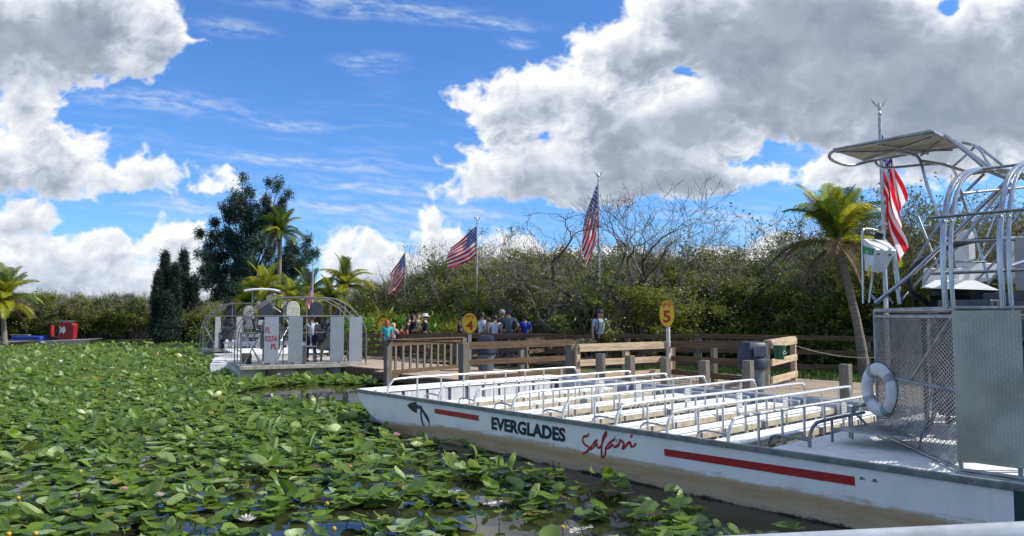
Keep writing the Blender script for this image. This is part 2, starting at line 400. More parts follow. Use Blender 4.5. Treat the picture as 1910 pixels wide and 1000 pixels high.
def in_poly(x, y, poly):
    r = False; n = len(poly); j = n - 1
    for i in range(n):
        xi, yi = poly[i]; xj, yj = poly[j]
        if (yi > y) != (yj > y) and x < (xj - xi) * (y - yi) / (yj - yi) + xi: r = not r
        j = i
    return r

# ------------------------------------------------------------------ the large tour airboat (local x = bow to stern, y = across, z up)
BW = 5.35; BL = 12.7; GZ = .62
boat = thing('tour_airboat', 'large white tour airboat with EVERGLADES Safari lettering, railed bench rows and mesh engine cage', 'airboat', BOW, BRZ)
# hull paint: white above a ragged tea-brown waterline stain, dark green aft
mh = bpy.data.materials.new('hull_paint'); mh.use_nodes = True; q = NG(mh.node_tree); b = mh.node_tree.nodes['Principled BSDF']
tc = q.n('ShaderNodeTexCoord').outputs['Object']; sx, sy, sz = q.n('ShaderNodeSeparateXYZ', inp={0: tc}).outputs
n1 = q.noise(q.v('MULTIPLY', tc, (1.2, 1.2, 9)), 1.6, 8, .62); n2 = q.noise(q.v('MULTIPLY', tc, (14, 14, .7)), 1.3, 6, .6)
lvl = q.m('ADD', sz, q.m('MULTIPLY', q.m('SUBTRACT', n1, .5), .22)); lvl = q.m('ADD', lvl, q.m('MULTIPLY', q.m('SUBTRACT', n2, .5), .07))
lvl = q.m('ADD', lvl, q.ramp(sx, 3.5, .2, 0, .16))
stain = q.ramp(lvl, .27, .13)
heavy = q.ramp(lvl, .26, .20); fall = q.ramp(lvl, .02, .17)
wht = q.mix(q.ramp(q.noise(tc, 2.5, 5), .4, .7), (.86, .86, .82), (.78, .78, .74))
wht = q.mix(q.m('MULTIPLY', q.ramp(n2, .56, .8), .35), wht, (.55, .52, .45))
c = q.mix(q.m('MULTIPLY', stain, .92), wht, (.54, .40, .235))
c = q.mix(q.m('MULTIPLY', q.m('MULTIPLY', heavy, fall), .6), c, (.40, .225, .075))
c = q.mix(q.m('MULTIPLY', q.ramp(n1, .5, .7), q.m('MULTIPLY', stain, .35)), c, (.27, .19, .095))
c = q.mix(q.ramp(lvl, -.01, -.045), c, (.02, .022, .015))
c = q.mix(q.m('GREATER_THAN', sx, 11.03), c, (.012, .045, .038))
mh.node_tree.links.new(c, b.inputs['Base Color']); b.inputs['Roughness'].default_value = .33
bn = q.n('ShaderNodeBump', inp={'Strength': .12, 'Distance': .02, 'Height': q.noise(tc, 1.8, 3)})
mh.node_tree.links.new(bn.outputs[0], b.inputs['Normal'])
prof = [(0, .60), (.12, .44), (.33, .29), (.55, .18), (.8, .09), (1.1, .015), (1.5, -.06), (2.1, -.12), (3, -.2), (5, -.25), (8, -.25), (12.7, -.25)]
def side(y0, y1, mb):
    v = []; n = len(prof)
    for y in (y0, y1):
        for s_, z_ in prof: v.append((s_, y, GZ))
        for s_, z_ in prof: v.append((s_, y, z_))
    N2 = 2 * n; f = []
    for i in range(n - 1):
        f += [(i, i + 1, n + i + 1, n + i), (N2 + i, N2 + n + i, N2 + n + i + 1, N2 + i + 1), (i, N2 + i, N2 + i + 1, i + 1), (n + i, n + i + 1, N2 + n + i + 1, N2 + n + i)]
    f += [(0, n, N2 + n, N2), (n - 1, N2 + n - 1, N2 + 2 * n - 1, 2 * n - 1)]
    mb.add(v, f)
mb = MB(); side(0, .07, mb); side(BW - .07, BW, mb)
n = len(prof)                                              # raked bow plate and bottom
v = [(s_, .07, z_) for s_, z_ in prof] + [(s_, BW - .07, z_) for s_, z_ in prof] + [(s_, .07, z_ + .03) for s_, z_ in prof] + [(s_, BW - .07, z_ + .03) for s_, z_ in prof]
f = [(i, i + 1, n + i + 1, n + i) for i in range(n - 1)] + [(2 * n + i, 3 * n + i, 3 * n + i + 1, 2 * n + i + 1) for i in range(n - 1)]
mb.add(v, f); mb.box((BL - .04, .07, -.24), (BL, BW - .07, GZ - .002))
link('hull', mb, mh, boat)
mb = MB(); mb.box((-.015, -.028, GZ - .055), (BL, .035, GZ + .006)); mb.box((-.015, BW - .035, GZ - .055), (BL, BW + .028, GZ + .006)); mb.box((-.035, -.028, GZ - .05), (-.015, BW + .028, GZ + .004))
link('gunwale', mb.mesh('gunwale', bevel=.006), mat('gunwale_trim', (.25, .265, .25), .55, .3, col2=(.15, .165, .155), scale=7), boat)
# deck plates
def deckplate(nm, a, b_, m=M_deck):
    return link(nm, MB().box(a, b_).mesh(nm, bevel=.004), m, boat)
deckplate('foredeck', (.0, .036, GZ - .03), (.36, BW - .036, GZ + .008))
deckplate('cabin_floor', (.38, .07, .02), (8.9, BW - .07, .05), mat('floor_paint', (.20, .195, .18), .8, col2=(.10, .09, .075), scale=5))
deckplate('aft_deck', (8.78, .036, GZ - .04), (BL, BW - .036, GZ + .008))
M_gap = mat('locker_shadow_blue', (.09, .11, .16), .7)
M_panel = mat('grey_locker_panel', (.56, .56, .56), .55, col2=(.40, .40, .42), scale=4, stretch=(1, 6, .5))
deckplate('bow_bulkhead', (.36, .07, .03), (.38, BW - .07, GZ - .02), M_gap)
y = .35
while y < BW - .5:
    w = random.uniform(.36, .6)
    link('locker_door', MB().box((.382, y, .06), (.408, min(y + w, BW - .15), .55)).mesh('locker_door', bevel=.005), M_panel, boat)
    y += w + random.uniform(.06, .13)
link('foredeck_lip', MB().box((.345, .2, GZ - .05), (.43, BW - .1, GZ + .006)), M_deck, boat)
M_inner = mat('shade_grey_inner', (.40, .43, .47), .5, col2=(.30, .32, .36), scale=3)  # blue-grey because the inner wall's shade is painted into its colour
deckplate('side_lining', (.38, BW - .12, .05), (8.78, BW - .075, GZ - .01), M_inner)
deckplate('side_lining', (.38, .075, .05), (8.78, .12, GZ - .01), M_inner)
for s_ in [1.2, 2.1, 3.0, 4.0, 5.0, 6.0, 6.9, 7.8]:
    link('side_locker', MB().prism([(s_, BW - .125, .05), (s_ + .62, BW - .125, .05), (s_ + .5, BW - .125, .56), (s_ + .06, BW - .125, .56)], (0, -.16, 0)).mesh('side_locker', bevel=.008), M_inner, boat)
# markings
M_red = mat('red_decal', (.42, .012, .02), .35, col2=(.34, .012, .02)); M_blk = mat('black_decal', (.01, .012, .03), .4)
def onhull(nm, me, m, s_, z_, shear=0):
    o = link(nm, me, m, boat); o.matrix_local = Matrix(((1, 0, 0, s_), (0, 0, -1, -.004), (0, 1, 0, z_), (0, 0, 0, 1))); return o
p0 = hull_px(917, 801); p1 = hull_px(1055, 823); pt = hull_px(917, 777)
onhull('lettering', text_mesh('EVERGLADES', pt.z - p0.z, .042, p1.x - p0.x), M_blk, p0.x, p0.z)
def pxpoly(nm, pts, m):
    q_ = [hull_px(*p) for p in pts]
    link(nm, MB().prism([(a.x, -.003, a.z) for a in q_], (0, -.003, 0)), m, boat)
pxpoly('red_stripe', [(811, 762), (893, 775), (893, 785), (811, 771)], M_red)
pxpoly('red_stripe', [(1239, 837), (1594, 889), (1595, 906), (1240, 850)], M_red)
Z4 = lambda x, y: (640 + x * .31414, 660 + y * .31414)
Zb = lambda x, y: (740 + x / 6.367, 660 + y / 6.367)
pxpoly('bird_emblem', [Zb(*p) for p in [(125, 607), (165, 583), (235, 568), (240, 605), (300, 620), (303, 655), (262, 655), (242, 650), (240, 705), (190, 680), (150, 645)]], M_blk)
pxpoly('bird_emblem', [Zb(*p) for p in [(283, 650), (300, 660), (298, 720), (308, 790), (330, 860), (305, 835), (287, 780), (280, 710)]], M_blk)
pxpoly('bird_emblem', [Zb(*p) for p in [(300, 640), (330, 680), (365, 730), (390, 790), (397, 868), (380, 820), (352, 770), (318, 715), (296, 668)]], M_blk)
Zs = lambda x, y: (1070 + x * .08, 790 + y * .08)
strokes = [[(355, 225), (320, 290), (250, 300), (215, 350), (220, 430), (280, 500), (350, 550), (350, 610), (300, 660), (215, 695)],
           [(560, 385), (500, 420), (440, 500), (395, 560), (400, 600), (450, 570), (520, 490), (545, 470), (555, 540), (590, 565), (640, 520), (700, 380), (760, 260), (765, 195), (730, 230), (690, 330), (660, 500), (650, 650), (665, 780), (700, 780), (740, 700), (745, 600), (770, 540), (840, 450), (960, 365)],
           [(740, 560), (790, 585), (860, 530), (910, 490), (930, 530), (975, 545), (1060, 480), (1090, 390), (1150, 430), (1170, 490), (1140, 590), (1200, 540), (1300, 430), (1330, 470), (1340, 530), (1400, 530), (1460, 465)],
           [(1375, 262), (1325, 320)], [(1060, 380), (1085, 395)]]
mb = MB()
for k, sk in enumerate(strokes):
    pts = [hull_px(*Zs(*p)) for p in sk]
    pts = [Vector((p.x, -.004, p.z)) for p in pts]
    r0 = .015; mb.tube(pts, [r0 * (.75 + .5 * abs(math.sin(i * 1.1 + k))) for i in range(len(pts))], 5, smooth=4 if len(pts) > 2 else 0)
me = mb.mesh('script_lettering')
for vv in me.vertices: vv.co.y = -.004 + (vv.co.y + .004) * .15
link('script_lettering', me, M_red, boat)
mb = MB()
for px, py in [(1608, 891), (1632, 895)]:
    p = hull_px(px, py); mb.box((p.x - .012, -.012, p.z - .008), (p.x + .012, .0, p.z + .008)); mb.box((p.x - .03, -.003, p.z - .02), (p.x + .03, -.0005, p.z - .012))
link('drain_fitting', mb, M_steel, boat)
for s_ in (2.2, 4.45, 6.72, 9.3): link('hull_seam', MB().box((s_, -.0022, .0), (s_ + .012, .0, GZ - .056)), mh, boat)
mb = MB()
for k in range(60): mb.box((1.2 + k * .17, -.031, GZ - .03), (1.208 + k * .17, -.0285, GZ - .022))
link('rivets', mb, M_steel, boat, kind='stuff')
mb = MB()
for s_, z0 in ((6.60, .50), (6.63, .46), (6.66, .41), (6.68, .47)): mb.box((s_, -.003, z0 - .05), (s_ + .012, -.0005, z0))
link('paint_scuff', mb, M_steel, boat, kind='stuff')
# benches
M_sign = bpy.data.materials.new('notice_print'); M_sign.use_nodes = True; q = NG(M_sign.node_tree); b = M_sign.node_tree.nodes['Principled BSDF']
tc = q.n('ShaderNodeTexCoord').outputs['Object']; sx, sy, sz = q.n('ShaderNodeSeparateXYZ', inp={0: tc}).outputs
ln = q.m('GREATER_THAN', q.m('FRACT', q.m('MULTIPLY', sz, 34)), .55); wd = q.m('GREATER_THAN', q.noise(q.v('MULTIPLY', tc, (1, 60, 34)), 1.0, 1), .47)
M_sign.node_tree.links.new(q.mix(q.m('MULTIPLY', ln, wd), (.62, .63, .62), (.12, .12, .13)), b.inputs['Base Color']); b.inputs['Roughness'].default_value = .4
rows = [1.0, 2.62, 3.58, 4.5, 5.58, 6.55, 7.37, 8.22]
notice = {2: 3.15, 3: 3.1, 4: 3.05, 5: 3.05, 6: 2.95, 7: 3.0}
for i, s_ in enumerate(rows):
    if i > 0:
        bench = link('bench_seat', MB().box((s_ - .60, .14, .475), (s_ - .22, BW - .34, .50)).mesh('bench_seat', bevel=.006), M_deck, boat)
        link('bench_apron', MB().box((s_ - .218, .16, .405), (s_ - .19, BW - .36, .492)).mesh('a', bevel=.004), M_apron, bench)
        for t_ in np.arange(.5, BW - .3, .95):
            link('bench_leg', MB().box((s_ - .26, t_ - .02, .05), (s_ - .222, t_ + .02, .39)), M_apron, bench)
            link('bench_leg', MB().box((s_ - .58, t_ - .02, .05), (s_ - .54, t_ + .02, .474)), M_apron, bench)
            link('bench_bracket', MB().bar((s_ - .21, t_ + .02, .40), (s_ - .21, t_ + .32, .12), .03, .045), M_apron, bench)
    e = BW - .08
    zr = .87; y0 = .08
    pts = [(s_, y0, .60), (s_, y0 + .02, .72), (s_, y0 + .10, .82), (s_, y0 + .26, zr), (s_, 1.5, zr + .006), (s_, 3, zr), (s_, e - .28, zr), (s_, e - .12, .83), (s_, e - .03, .74), (s_, e, .6)]
    rail = link('hand_rail', MB().tube(pts, .0205, 8, smooth=4).mesh('r', smooth=True), M_rail, boat)
    for t_ in np.linspace(.75, e - .55, 8):
        link('rail_post', MB().tube([(s_, t_, .18), (s_, t_, zr - .012)], .0175, 7).mesh('p', smooth=True), M_rail, rail)
    if i > 0:
        link('foot_loop', MB().tube([(s_ - .015, .10, .69), (s_ - .22, .10, .705), (s_ - .34, .10, .70), (s_ - .41, .10, .66), (s_ - .43, .10, .60)], .014, 7, smooth=4).mesh('l', smooth=True), M_alu, rail)
    if i in notice:
        t_ = notice[i]; link('notice_plate', MB().box((s_ + .02, t_ - .075, .60), (s_ + .024, t_ + .075, .845)), M_sign, rail)
# dark low rail and step in front of the cage
mb = MB(); s_ = 9.05
mb.tube([(s_, .36, .62), (s_, .38, .76), (s_, .48, .85), (s_, .7, .885), (s_, 1.75, .885)], .02, 8, smooth=4)
mb.tube([(s_, .38, .70), (s_ - .3, .34, .715), (s_ - .42, .34, .70), (s_ - .47, .34, .62)], .017, 8, smooth=4)
for t_ in (.9, 1.35): mb.tube([(s_, t_, .62), (s_, t_, .88)], .015, 7)
link('boarding_rail', mb.mesh('b', smooth=True), mat('shaded_grey_tube', (.25, .26, .28), .45, .6), boat)  # tube darker than the other rails, its shade put into the colour
link('boarding_step', MB().prism([(9.1, .75, .80), (9.28, 1.7, .80), (10.0, .75, .80)], (0, 0, -.02)), M_aludull, boat)
link('step_frame', MB().tube([(9.12, 1.25, .62), (9.12, 1.25, .99), (9.16, 1.75, 1.0)], .017, 7).tube([(9.12, 1.25, .97), (9.35, 1.45, .65)], .015, 7), M_aludull, boat)

# ---- engine cage
C = [(9.2, 1.78), (10.60, .12), (11.06, .12), (12.5, .12), (12.5, BW - .12), (10.60, BW - .12), (9.2, BW - 1.78)]
ZB, ZT = .635, 2.12
cage = link('cage_frame', (lambda mb: [
    [mb.tube([(*C[i], z), (*C[(i + 1) % 7], z)], .021, 8) for i in range(7) for z in (ZB + .02, ZT, ZT - .07)],
    [mb.tube([(*c, ZB), (*c, ZT)], .021, 8) for c in C]] and mb)(MB()).mesh('cage', smooth=True), M_aludull, boat)
lean = .0
mid = lambda a, b_, f: (a[0] + (b_[0] - a[0]) * f, a[1] + (b_[1] - a[1]) * f)
mb = MB(); mb.tube([(*mid(C[0], C[1], .03), 1.36), (*mid(C[0], C[1], .99), 1.36)], .017, 8); mb.tube([(*mid(C[0], C[1], .98), 2.06), (*mid(C[0], C[1], .48), 1.36)], .017, 8); mb.tube([(*mid(C[0], C[1], .75), 1.36), (*mid(C[0], C[1], .55), .66)], .013, 8)
link('cage_brace', mb.mesh('b', smooth=True), M_aludull, boat)
def meshpanel(a, b_, z0, z1, off, pitch=.085):
    a = Vector((*a, 0)); b_ = Vector((*b_, 0)); L = (b_ - a).length; d = (b_ - a) / L; nrm = Vector((d.y, -d.x, 0)); H = z1 - z0; mb = MB()
    sl_ = .5                                        # diamonds wider than high
    for sg in (1, -1):
        k = -H / sl_
        while k < L + H / sl_:
            x0, zz0 = k, 0.; x1, zz1 = k + H / sl_ , H
            t0 = max(0, -x0 / (x1 - x0)); t1 = min(1, (L - x0) / (x1 - x0))
            if t1 > t0 + .002:
                xa, xb = x0 + (x1 - x0) * t0, x0 + (x1 - x0) * t1; za, zb = H * t0, H * t1
                if sg < 0: za, zb = H - za, H - zb
                mb.bar(a + d * xa + nrm * off + Vector((0, 0, z0 + za)), a + d * xb + nrm * off + Vector((0, 0, z0 + zb)), .0055, .0045, up=nrm)
            k += pitch
    return mb
link('mesh_panel', meshpanel(mid(C[0], C[1], .02), mid(C[0], C[1], .98), ZB + .04, ZT - .09, -.0), mat('expanded_metal', (.42, .43, .44), .4, .8), boat)
link('mesh_panel', meshpanel(C[6], C[0], ZB + .04, ZT - .09, 0, .055), MATS['expanded_metal'], boat)
link('mesh_panel', meshpanel(C[5], C[6], ZB + .04, ZT - .09, 0, .055), MATS['expanded_metal'], boat)
# diamond plate: real lozenges in the sheet, colour by material only
mdp = bpy.data.materials.new('tread_plate'); mdp.use_nodes = True; q = NG(mdp.node_tree); b = mdp.node_tree.nodes['Principled BSDF']
tc = q.n('ShaderNodeTexCoord').outputs['Object']; sx, sy, sz = q.n('ShaderNodeSeparateXYZ', inp={0: tc}).outputs
uu = q.m('MULTIPLY', sx, 34.); vv_ = q.m('MULTIPLY', sz, 34.)
chk = q.m('MODULO', q.m('ADD', q.m('FLOOR', uu), q.m('FLOOR', vv_)), 2.0); fu = q.m('SUBTRACT', q.m('FRACT', uu), .5); fv = q.m('SUBTRACT', q.m('FRACT', vv_), .5)
dd = q.mixf(q.m('ABSOLUTE', chk), q.m('ADD', fu, fv), q.m('SUBTRACT', fu, fv)); ee = q.mixf(q.m('ABSOLUTE', chk), q.m('SUBTRACT', fu, fv), q.m('ADD', fu, fv))
hgt = q.m('SUBTRACT', 1.0, q.m('ADD', q.m('MULTIPLY', q.m('ABSOLUTE', dd), 4.2), q.m('MULTIPLY', q.m('ABSOLUTE', ee), 1.25)), clamp=True)
bn = q.n('ShaderNodeBump', inp={'Strength': 1.0, 'Distance': .006, 'Height': q.ramp(hgt, 0, .5)})
mdp.node_tree.links.new(bn.outputs[0], b.inputs['Normal'])
mdp.node_tree.links.new(q.mix(q.ramp(q.noise(tc, 2.2, 6, .6), .35, .7), (.62, .575, .47), (.42, .385, .31)), b.inputs['Base Color'])
mdp.node_tree.links.new(q.ramp(q.noise(tc, 3., 6), .3, .7, .42, .6), b.inputs['Roughness']); b.inputs['Metallic'].default_value = .5
link('tread_plate_panel', MB().box((10.58, .085, .74), (11.12, .10, 2.10)).mesh('p', bevel=.003), mdp, boat)
link('tread_plate_panel', MB().box((11.2, .30, .74), (12.4, .32, 2.10)).mesh('p', bevel=.003), M_rub, boat)
link('base_flange', MB().box((10.57, .05, .629), (12.4, .16, .645)), M_aludull, boat)
# ---- propeller cage hoops
def hoop(s_, r_, mb, off=0):
    a = [(.12, 2.12), (.10, 2.45), (.13, 2.8), (.24, 3.08), (.42, 3.30), (.68, 3.44), (1.1, 3.55), (1.7, 3.64), (2.3, 3.69), (BW / 2, 3.7)]
    a = a + [(BW - t_, z_) for t_, z_ in reversed(a[:-1])]
    mb.tube([(s_ + off, t_, z_) for t_, z_ in a], r_, 9, smooth=3)
for s_ in (10.52, 10.98, 11.6, 12.4):
    mb = MB(); hoop(s_, .026, mb); hoop(s_, .02, mb, .065); link('cage_hoop', mb.mesh('hoop', smooth=True), M_alu, boat)
mb = MB()
for t_, z_ in [(.10, 2.45), (.115, 2.98), (1.1, 3.55), (2.67, 3.7), (4.25, 3.55), (5.24, 2.75)]:
    link('cage_stringer', MB().tube([(10.42, t_, z_), (12.4, t_, z_)], .015, 7).mesh('s', smooth=True), M_aludull, boat)
# ---- operator's canopy
z = 4.17
mb = MB(); cs = [(8.7, 1.8), (9.9, 1.84), (9.86, 2.86), (8.7, 2.72)]
mb.prism([(8.72, 1.84, z), (9.88, 1.86, z + .03), (9.86, 2.84, z + .03), (8.72, 2.70, z)], (0, 0, .03))
can = link('canopy', mb, mat('canopy_cloth', (.50, .48, .40), .8, col2=(.40, .38, .31), scale=5, trans=.25), boat)
mb = MB()
mb.tube([(9.9, 1.84, z + .02), (9.2, 1.78, z + .0), (8.78, 1.8, z - .01), (8.62, 1.95, z - .05), (8.60, 2.25, z - .08), (8.62, 2.6, z - .07), (8.78, 2.76, z - .02), (9.3, 2.82, z + .01), (9.87, 2.88, z + .02)], .021, 8, smooth=4)
mb.tube([(9.9, 1.84, z + .02), (9.87, 2.88, z + .02)], .02, 8)
mb.tube([(9.88, 1.9, z - .02), (8.75, 2.68, z - .02)], .015, 7); mb.tube([(9.3, 1.82, z - .02), (9.5, 2.85, z - .02)], .015, 7); mb.tube([(8.75, 1.85, z - .02), (9.8, 2.8, z - .03)], .013, 7)
link('canopy_frame', mb.mesh('f', smooth=True), M_aludull, boat)
Z1 = lambda x, y, Y: tost(P(1500 + x * .4, 180 + y * .4, Y))
tubes = [([(430, 262, 9.6), (500, 268, 9.5), (540, 296, 9.3), (575, 420, 9.2), (640, 600, 9.1), (700, 850, 9.0)], .02, 3),
         ([(545, 300, 9.3), (640, 315, 9.1), (790, 360, 8.6)], .018, 0), ([(545, 275, 9.3), (650, 195, 8.9)], .016, 0),
         ([(330, 300, 9.5), (370, 333, 9.4), (560, 318, 9.3), (650, 316, 9.1), (700, 345, 9.2), (740, 480, 9.3), (800, 650, 9.3), (860, 860, 9.2)], .018, 3),
         ([(655, 180, 8.55), (760, 262, 8.3), (860, 348, 8.0), (940, 380, 7.8)], .021, 0), ([(700, 205, 8.8), (790, 275, 8.6), (905, 355, 8.3)], .019, 0),
         ([(735, 215, 9.3), (790, 228, 9.2), (830, 260, 9.0), (880, 340, 8.7), (1000, 385, 8.3)], .018, 2), ([(815, 235, 9.1), (900, 300, 8.8), (980, 368, 8.4)], .018, 0),
         ([(800, 232, 9.2), (690, 332, 9.2)], .015, 0), ([(790, 360, 8.6), (860, 348, 8.0)], .016, 0),
         ([(330, 965, 8.4), (500, 830, 8.2), (700, 640, 8.0), (950, 390, 7.6)], .022, 0), ([(560, 870, 9.2), (740, 670, 9.1), (940, 410, 9.0)], .02, 0),
         ([(500, 800, 8.9), (600, 640, 8.8), (700, 500, 8.6), (840, 360, 8.4)], .016, 0), ([(780, 850, 9.4), (870, 620, 9.2), (960, 400, 8.9)], .018, 0),
         ([(760, 860, 9.6), (890, 690, 9.5), (1010, 540, 9.3), (1080, 440, 9.2)], .018, 0), ([(640, 860, 9.6), (860, 560, 9.5), (990, 400, 9.3)], .015, 0),
         ([(530, 560, 9.8), (570, 660, 9.7), (640, 840, 9.6)], .016, 0), ([(450, 955, 9.0), (560, 830, 8.9), (640, 740, 8.8)], .015, 0), ([(850, 990, 8.2), (915, 925, 8.2)], .014, 0),
         ([(960, 790, 6.95), (1080, 750, 7.2)], .018, 0), ([(735, 452, 7.2), (1060, 420, 8.0)], .015, 0), ([(690, 678, 6.95), (985, 668, 6.7)], .014, 0),
         ([(840, 895, 9), (1000, 700, 9)], .015, 0), ([(690, 770, 9.2), (850, 772, 9.2)], .014, 0), ([(790, 870, 9.3), (1020, 640, 9.2)], .014, 0)]
for pts, r_, sm in tubes:
    link('truss_tube', MB().tube([Z1(*p) for p in pts], r_, 8, smooth=sm).mesh('t', smooth=True), M_alu if r_ > .0175 else M_aludull, boat)
link('fuel_hose', MB().tube([Z1(*p) for p in [(900, 668, 8.6), (800, 672, 8.7), (700, 697, 8.7), (600, 738, 8.7), (530, 780, 8.7), (490, 835, 8.7), (500, 905, 8.7), (560, 955, 8.7), (600, 985, 8.7)]], .032, 10, smooth=5).mesh('h', smooth=True), M_rub, boat)
# ---- engine, seats and boxes behind the cage top
def pxbox(nm, pts, Y, dep, m, bev=.01):
    fr = [Z1(x, y, Y) for x, y in pts]; off = Vector((.45, .9, 0)).normalized() * dep
    return link(nm, MB().prism(fr, off).mesh(nm, bevel=bev), m, boat)
hood = MB(); h0 = [Z1(545, 892, 8.3), Z1(915, 905, 8.0), Z1(915, 905, 9.1), Z1(560, 892, 9.2)]; h1 = [Z1(612, 856, 8.5), Z1(800, 858, 8.35), Z1(800, 858, 8.9), Z1(612, 856, 9.0)]
hood.add(h0 + h1, [(0, 1, 5, 4), (1, 2, 6, 5), (2, 3, 7, 6), (3, 0, 4, 7), (4, 5, 6, 7), (3, 2, 1, 0)]); link('engine_hood', hood.mesh('h', bevel=.008), M_white, boat)
pxbox('engine_top', [(590, 898), (760, 898), (790, 985), (575, 985)], 8.6, .5, M_rub)
link('air_filter', MB().tube([Z1(640, 930, 8.45), Z1(640, 905, 8.45)], .10, 14), M_rub, boat)
link('pulley', MB().tube([Z1(850, 945, 8.3), Z1(858, 945, 8.35)], .12, 16), M_rub, boat)
pxbox('battery_case', [(790, 920), (890, 925), (890, 985), (790, 985)], 8.4, .4, M_rub)
pxbox('radio_box', [(555, 800), (705, 800), (715, 900), (545, 895)], 9.2, .3, M_white)
pxbox('seat_back', [(705, 640), (745, 615), (765, 640), (770, 760), (700, 800), (690, 700)], 9.4, .12, M_white, .02)
pxbox('seat_base', [(700, 785), (790, 770), (780, 850), (710, 870)], 9.3, .4, M_white, .02)
pxbox('oil_tank', [(905, 655), (950, 650), (955, 870), (925, 880)], 7.9, .25, mat('tank_grey', (.50, .54, .53), .4, .3), .015)
pxbox('radiator', [(975, 655), (1120, 650), (1120, 905), (985, 905)], 7.6, .12, mat('radiator_fins', (.42, .42, .42), .5, .5, stretch=(1, 1, 40)), .004)
# engine block: crankcase, cylinders, belt drive, exhausts, propeller on its shaft
mb = MB(); ec = Vector((10.6, BW / 2 - .75, 0))
def eng(cy):
    mb = MB(); x = 10.5
    mb.box((x - .45, cy - .3, 1.0), (x + .45, cy + .3, 1.75)); mb.box((x - .5, cy - .36, 1.45), (x + .2, cy - .3, 1.7)); mb.box((x - .5, cy + .3, 1.45), (x + .2, cy + .36, 1.7))
    for k in range(4): mb.tube([(x - .35 + k * .22, cy - .36, 1.6), (x - .35 + k * .22, cy - .62, 1.75), (x - .1 + k * .22, cy - .68, 1.95)], .04, 8, smooth=3); mb.tube([(x - .35 + k * .22, cy + .36, 1.6), (x - .35 + k * .22, cy + .62, 1.75), (x - .1 + k * .22, cy + .68, 1.95)], .04, 8, smooth=3)
    mb.tube([(x + .3, cy, 1.85), (x + .3, cy, 2.2)], .2, 14); mb.tube([(x - .2, cy, 1.75), (x - .2, cy, 2.1)], .17, 14); mb.box((x - .4, cy - .35, 1.78), (x + .1, cy - .05, 2.22)); mb.box((x - .1, cy + .1, 1.75), (x + .35, cy + .3, 2.3))
    mb.tube([(x + .45, cy, 1.9), (x + .95, cy, 2.2)], .07, 10)
    return mb
for cy in (BW / 2 - 1.15, BW / 2 + 1.15):
    link('engine', eng(cy).mesh('e', bevel=.01), M_steel, boat)
    mb = MB()
    for k in range(3):
        a = k * 2.094 + .4; d = Vector((0, math.cos(a), math.sin(a))); sd = Vector((.06, -math.sin(a) * .1, math.cos(a) * .1)); o = Vector((11.6, cy, 2.3))
        mb.add([o + d * .05 - sd * .5, o + d * .05 + sd * .5, o + d * .6 + sd, o + d * 1.05 + sd * .5, o + d * 1.05 - sd * .4, o + d * .6 - sd * .9], [(0, 1, 2, 5), (5, 2, 3, 4)])
    me = mb.mesh('propeller'); pr = link('propeller', me, M_rub, boat)
for t_ in (.9, 2.1, 3.3, 4.5): link('rudder', MB().box((12.75, t_, .8), (13.25, t_ + .03, 3.2)).mesh('r', bevel=.005), M_alu, boat)
# things seen through the mesh: floor frames and dark machinery legs
mb = MB()
for a_, b_ in [((9.6, 2.2), (10.4, 1.2)), ((9.5, 3.2), (11.5, 3.2)), ((10.4, 1.2), (11.5, 1.2))]:
    mb.tube([(*a_, .66), (*a_, 2.1)], .03, 7); mb.tube([(*b_, .66), (*b_, 2.1)], .03, 7); mb.tube([(*a_, .66), (*b_, 2.1)], .025, 7)
mb.box((9.9, 1.5, 1.0), (10.3, 2.0, 1.6)); mb.box((9.9, 2.3, .64), (10.6, 3.2, .95))
link('engine_stand', mb.mesh('es', smooth=True), M_steel, boat)
link('platform_floor', MB().prism([(9.28, 1.85, ZT - .03), (10.3, .45, ZT - .03), (10.3, BW - .45, ZT - .03), (9.28, BW - 1.85, ZT - .03)], (0, 0, .02)), M_aludull, boat)
# control box on its stand
ctrl = link('control_stand', (lambda mb: [mb.tube([Z1(x0, y0, 8.85), Z1(x1, y1, 8.85)], r_, 8) for x0, y0, x1, y1, r_ in
    [(270, 625, 275, 965, .012), (322, 800, 303, 962, .013), (368, 800, 382, 925, .013), (415, 700, 447, 968, .03), (305, 920, 345, 960, .014), (380, 925, 415, 965, .014)]] and mb)(MB()).mesh('cs', smooth=True), M_alu, boat)
fr = [Z1(273, 662, 8.8), Z1(335, 712, 8.45), Z1(430, 717, 8.55), Z1(375, 820, 8.6), Z1(315, 820, 8.55), Z1(283, 815, 8.85)]
bk = [Z1(273, 662, 8.8), Z1(370, 660, 9.05)]
a, b2, c2, d2, e2, f2 = fr; tr = Z1(385, 668, 9.05); br = Z1(372, 800, 9.05)
mb = MB(); mb.add([a, b2, c2, tr, f2, e2, d2, br], [(0, 1, 2, 3), (0, 4, 5, 1), (1, 5, 6, 2), (2, 6, 7, 3), (3, 7, 4, 0), (4, 7, 6, 5)])
box = link('control_box', mb.mesh('cb', bevel=.008), M_white, ctrl)
def quadon(nm, ps, m, lift):
    return link(nm, MB().prism(ps, lift), m, ctrl)
la = a + (b2 - a) * .04 + (f2 - a) * .2; lb = a + (b2 - a) * .72 + (e2 - b2) * .02 + (f2 - a) * .14; nn = (b2 - a).cross(f2 - a).normalized(); nn = nn if nn.dot(tost((0, 0, 2)) - a) > 0 else -nn
quadon('green_label', [a.lerp(f2, .22) + (b2 - a) * .0, b2.lerp(e2, .06).lerp(a, .12), b2.lerp(e2, .36).lerp(a, .12), a.lerp(f2, .45)], mat('green_label', (.02, .28, .07), .5), nn * .012)
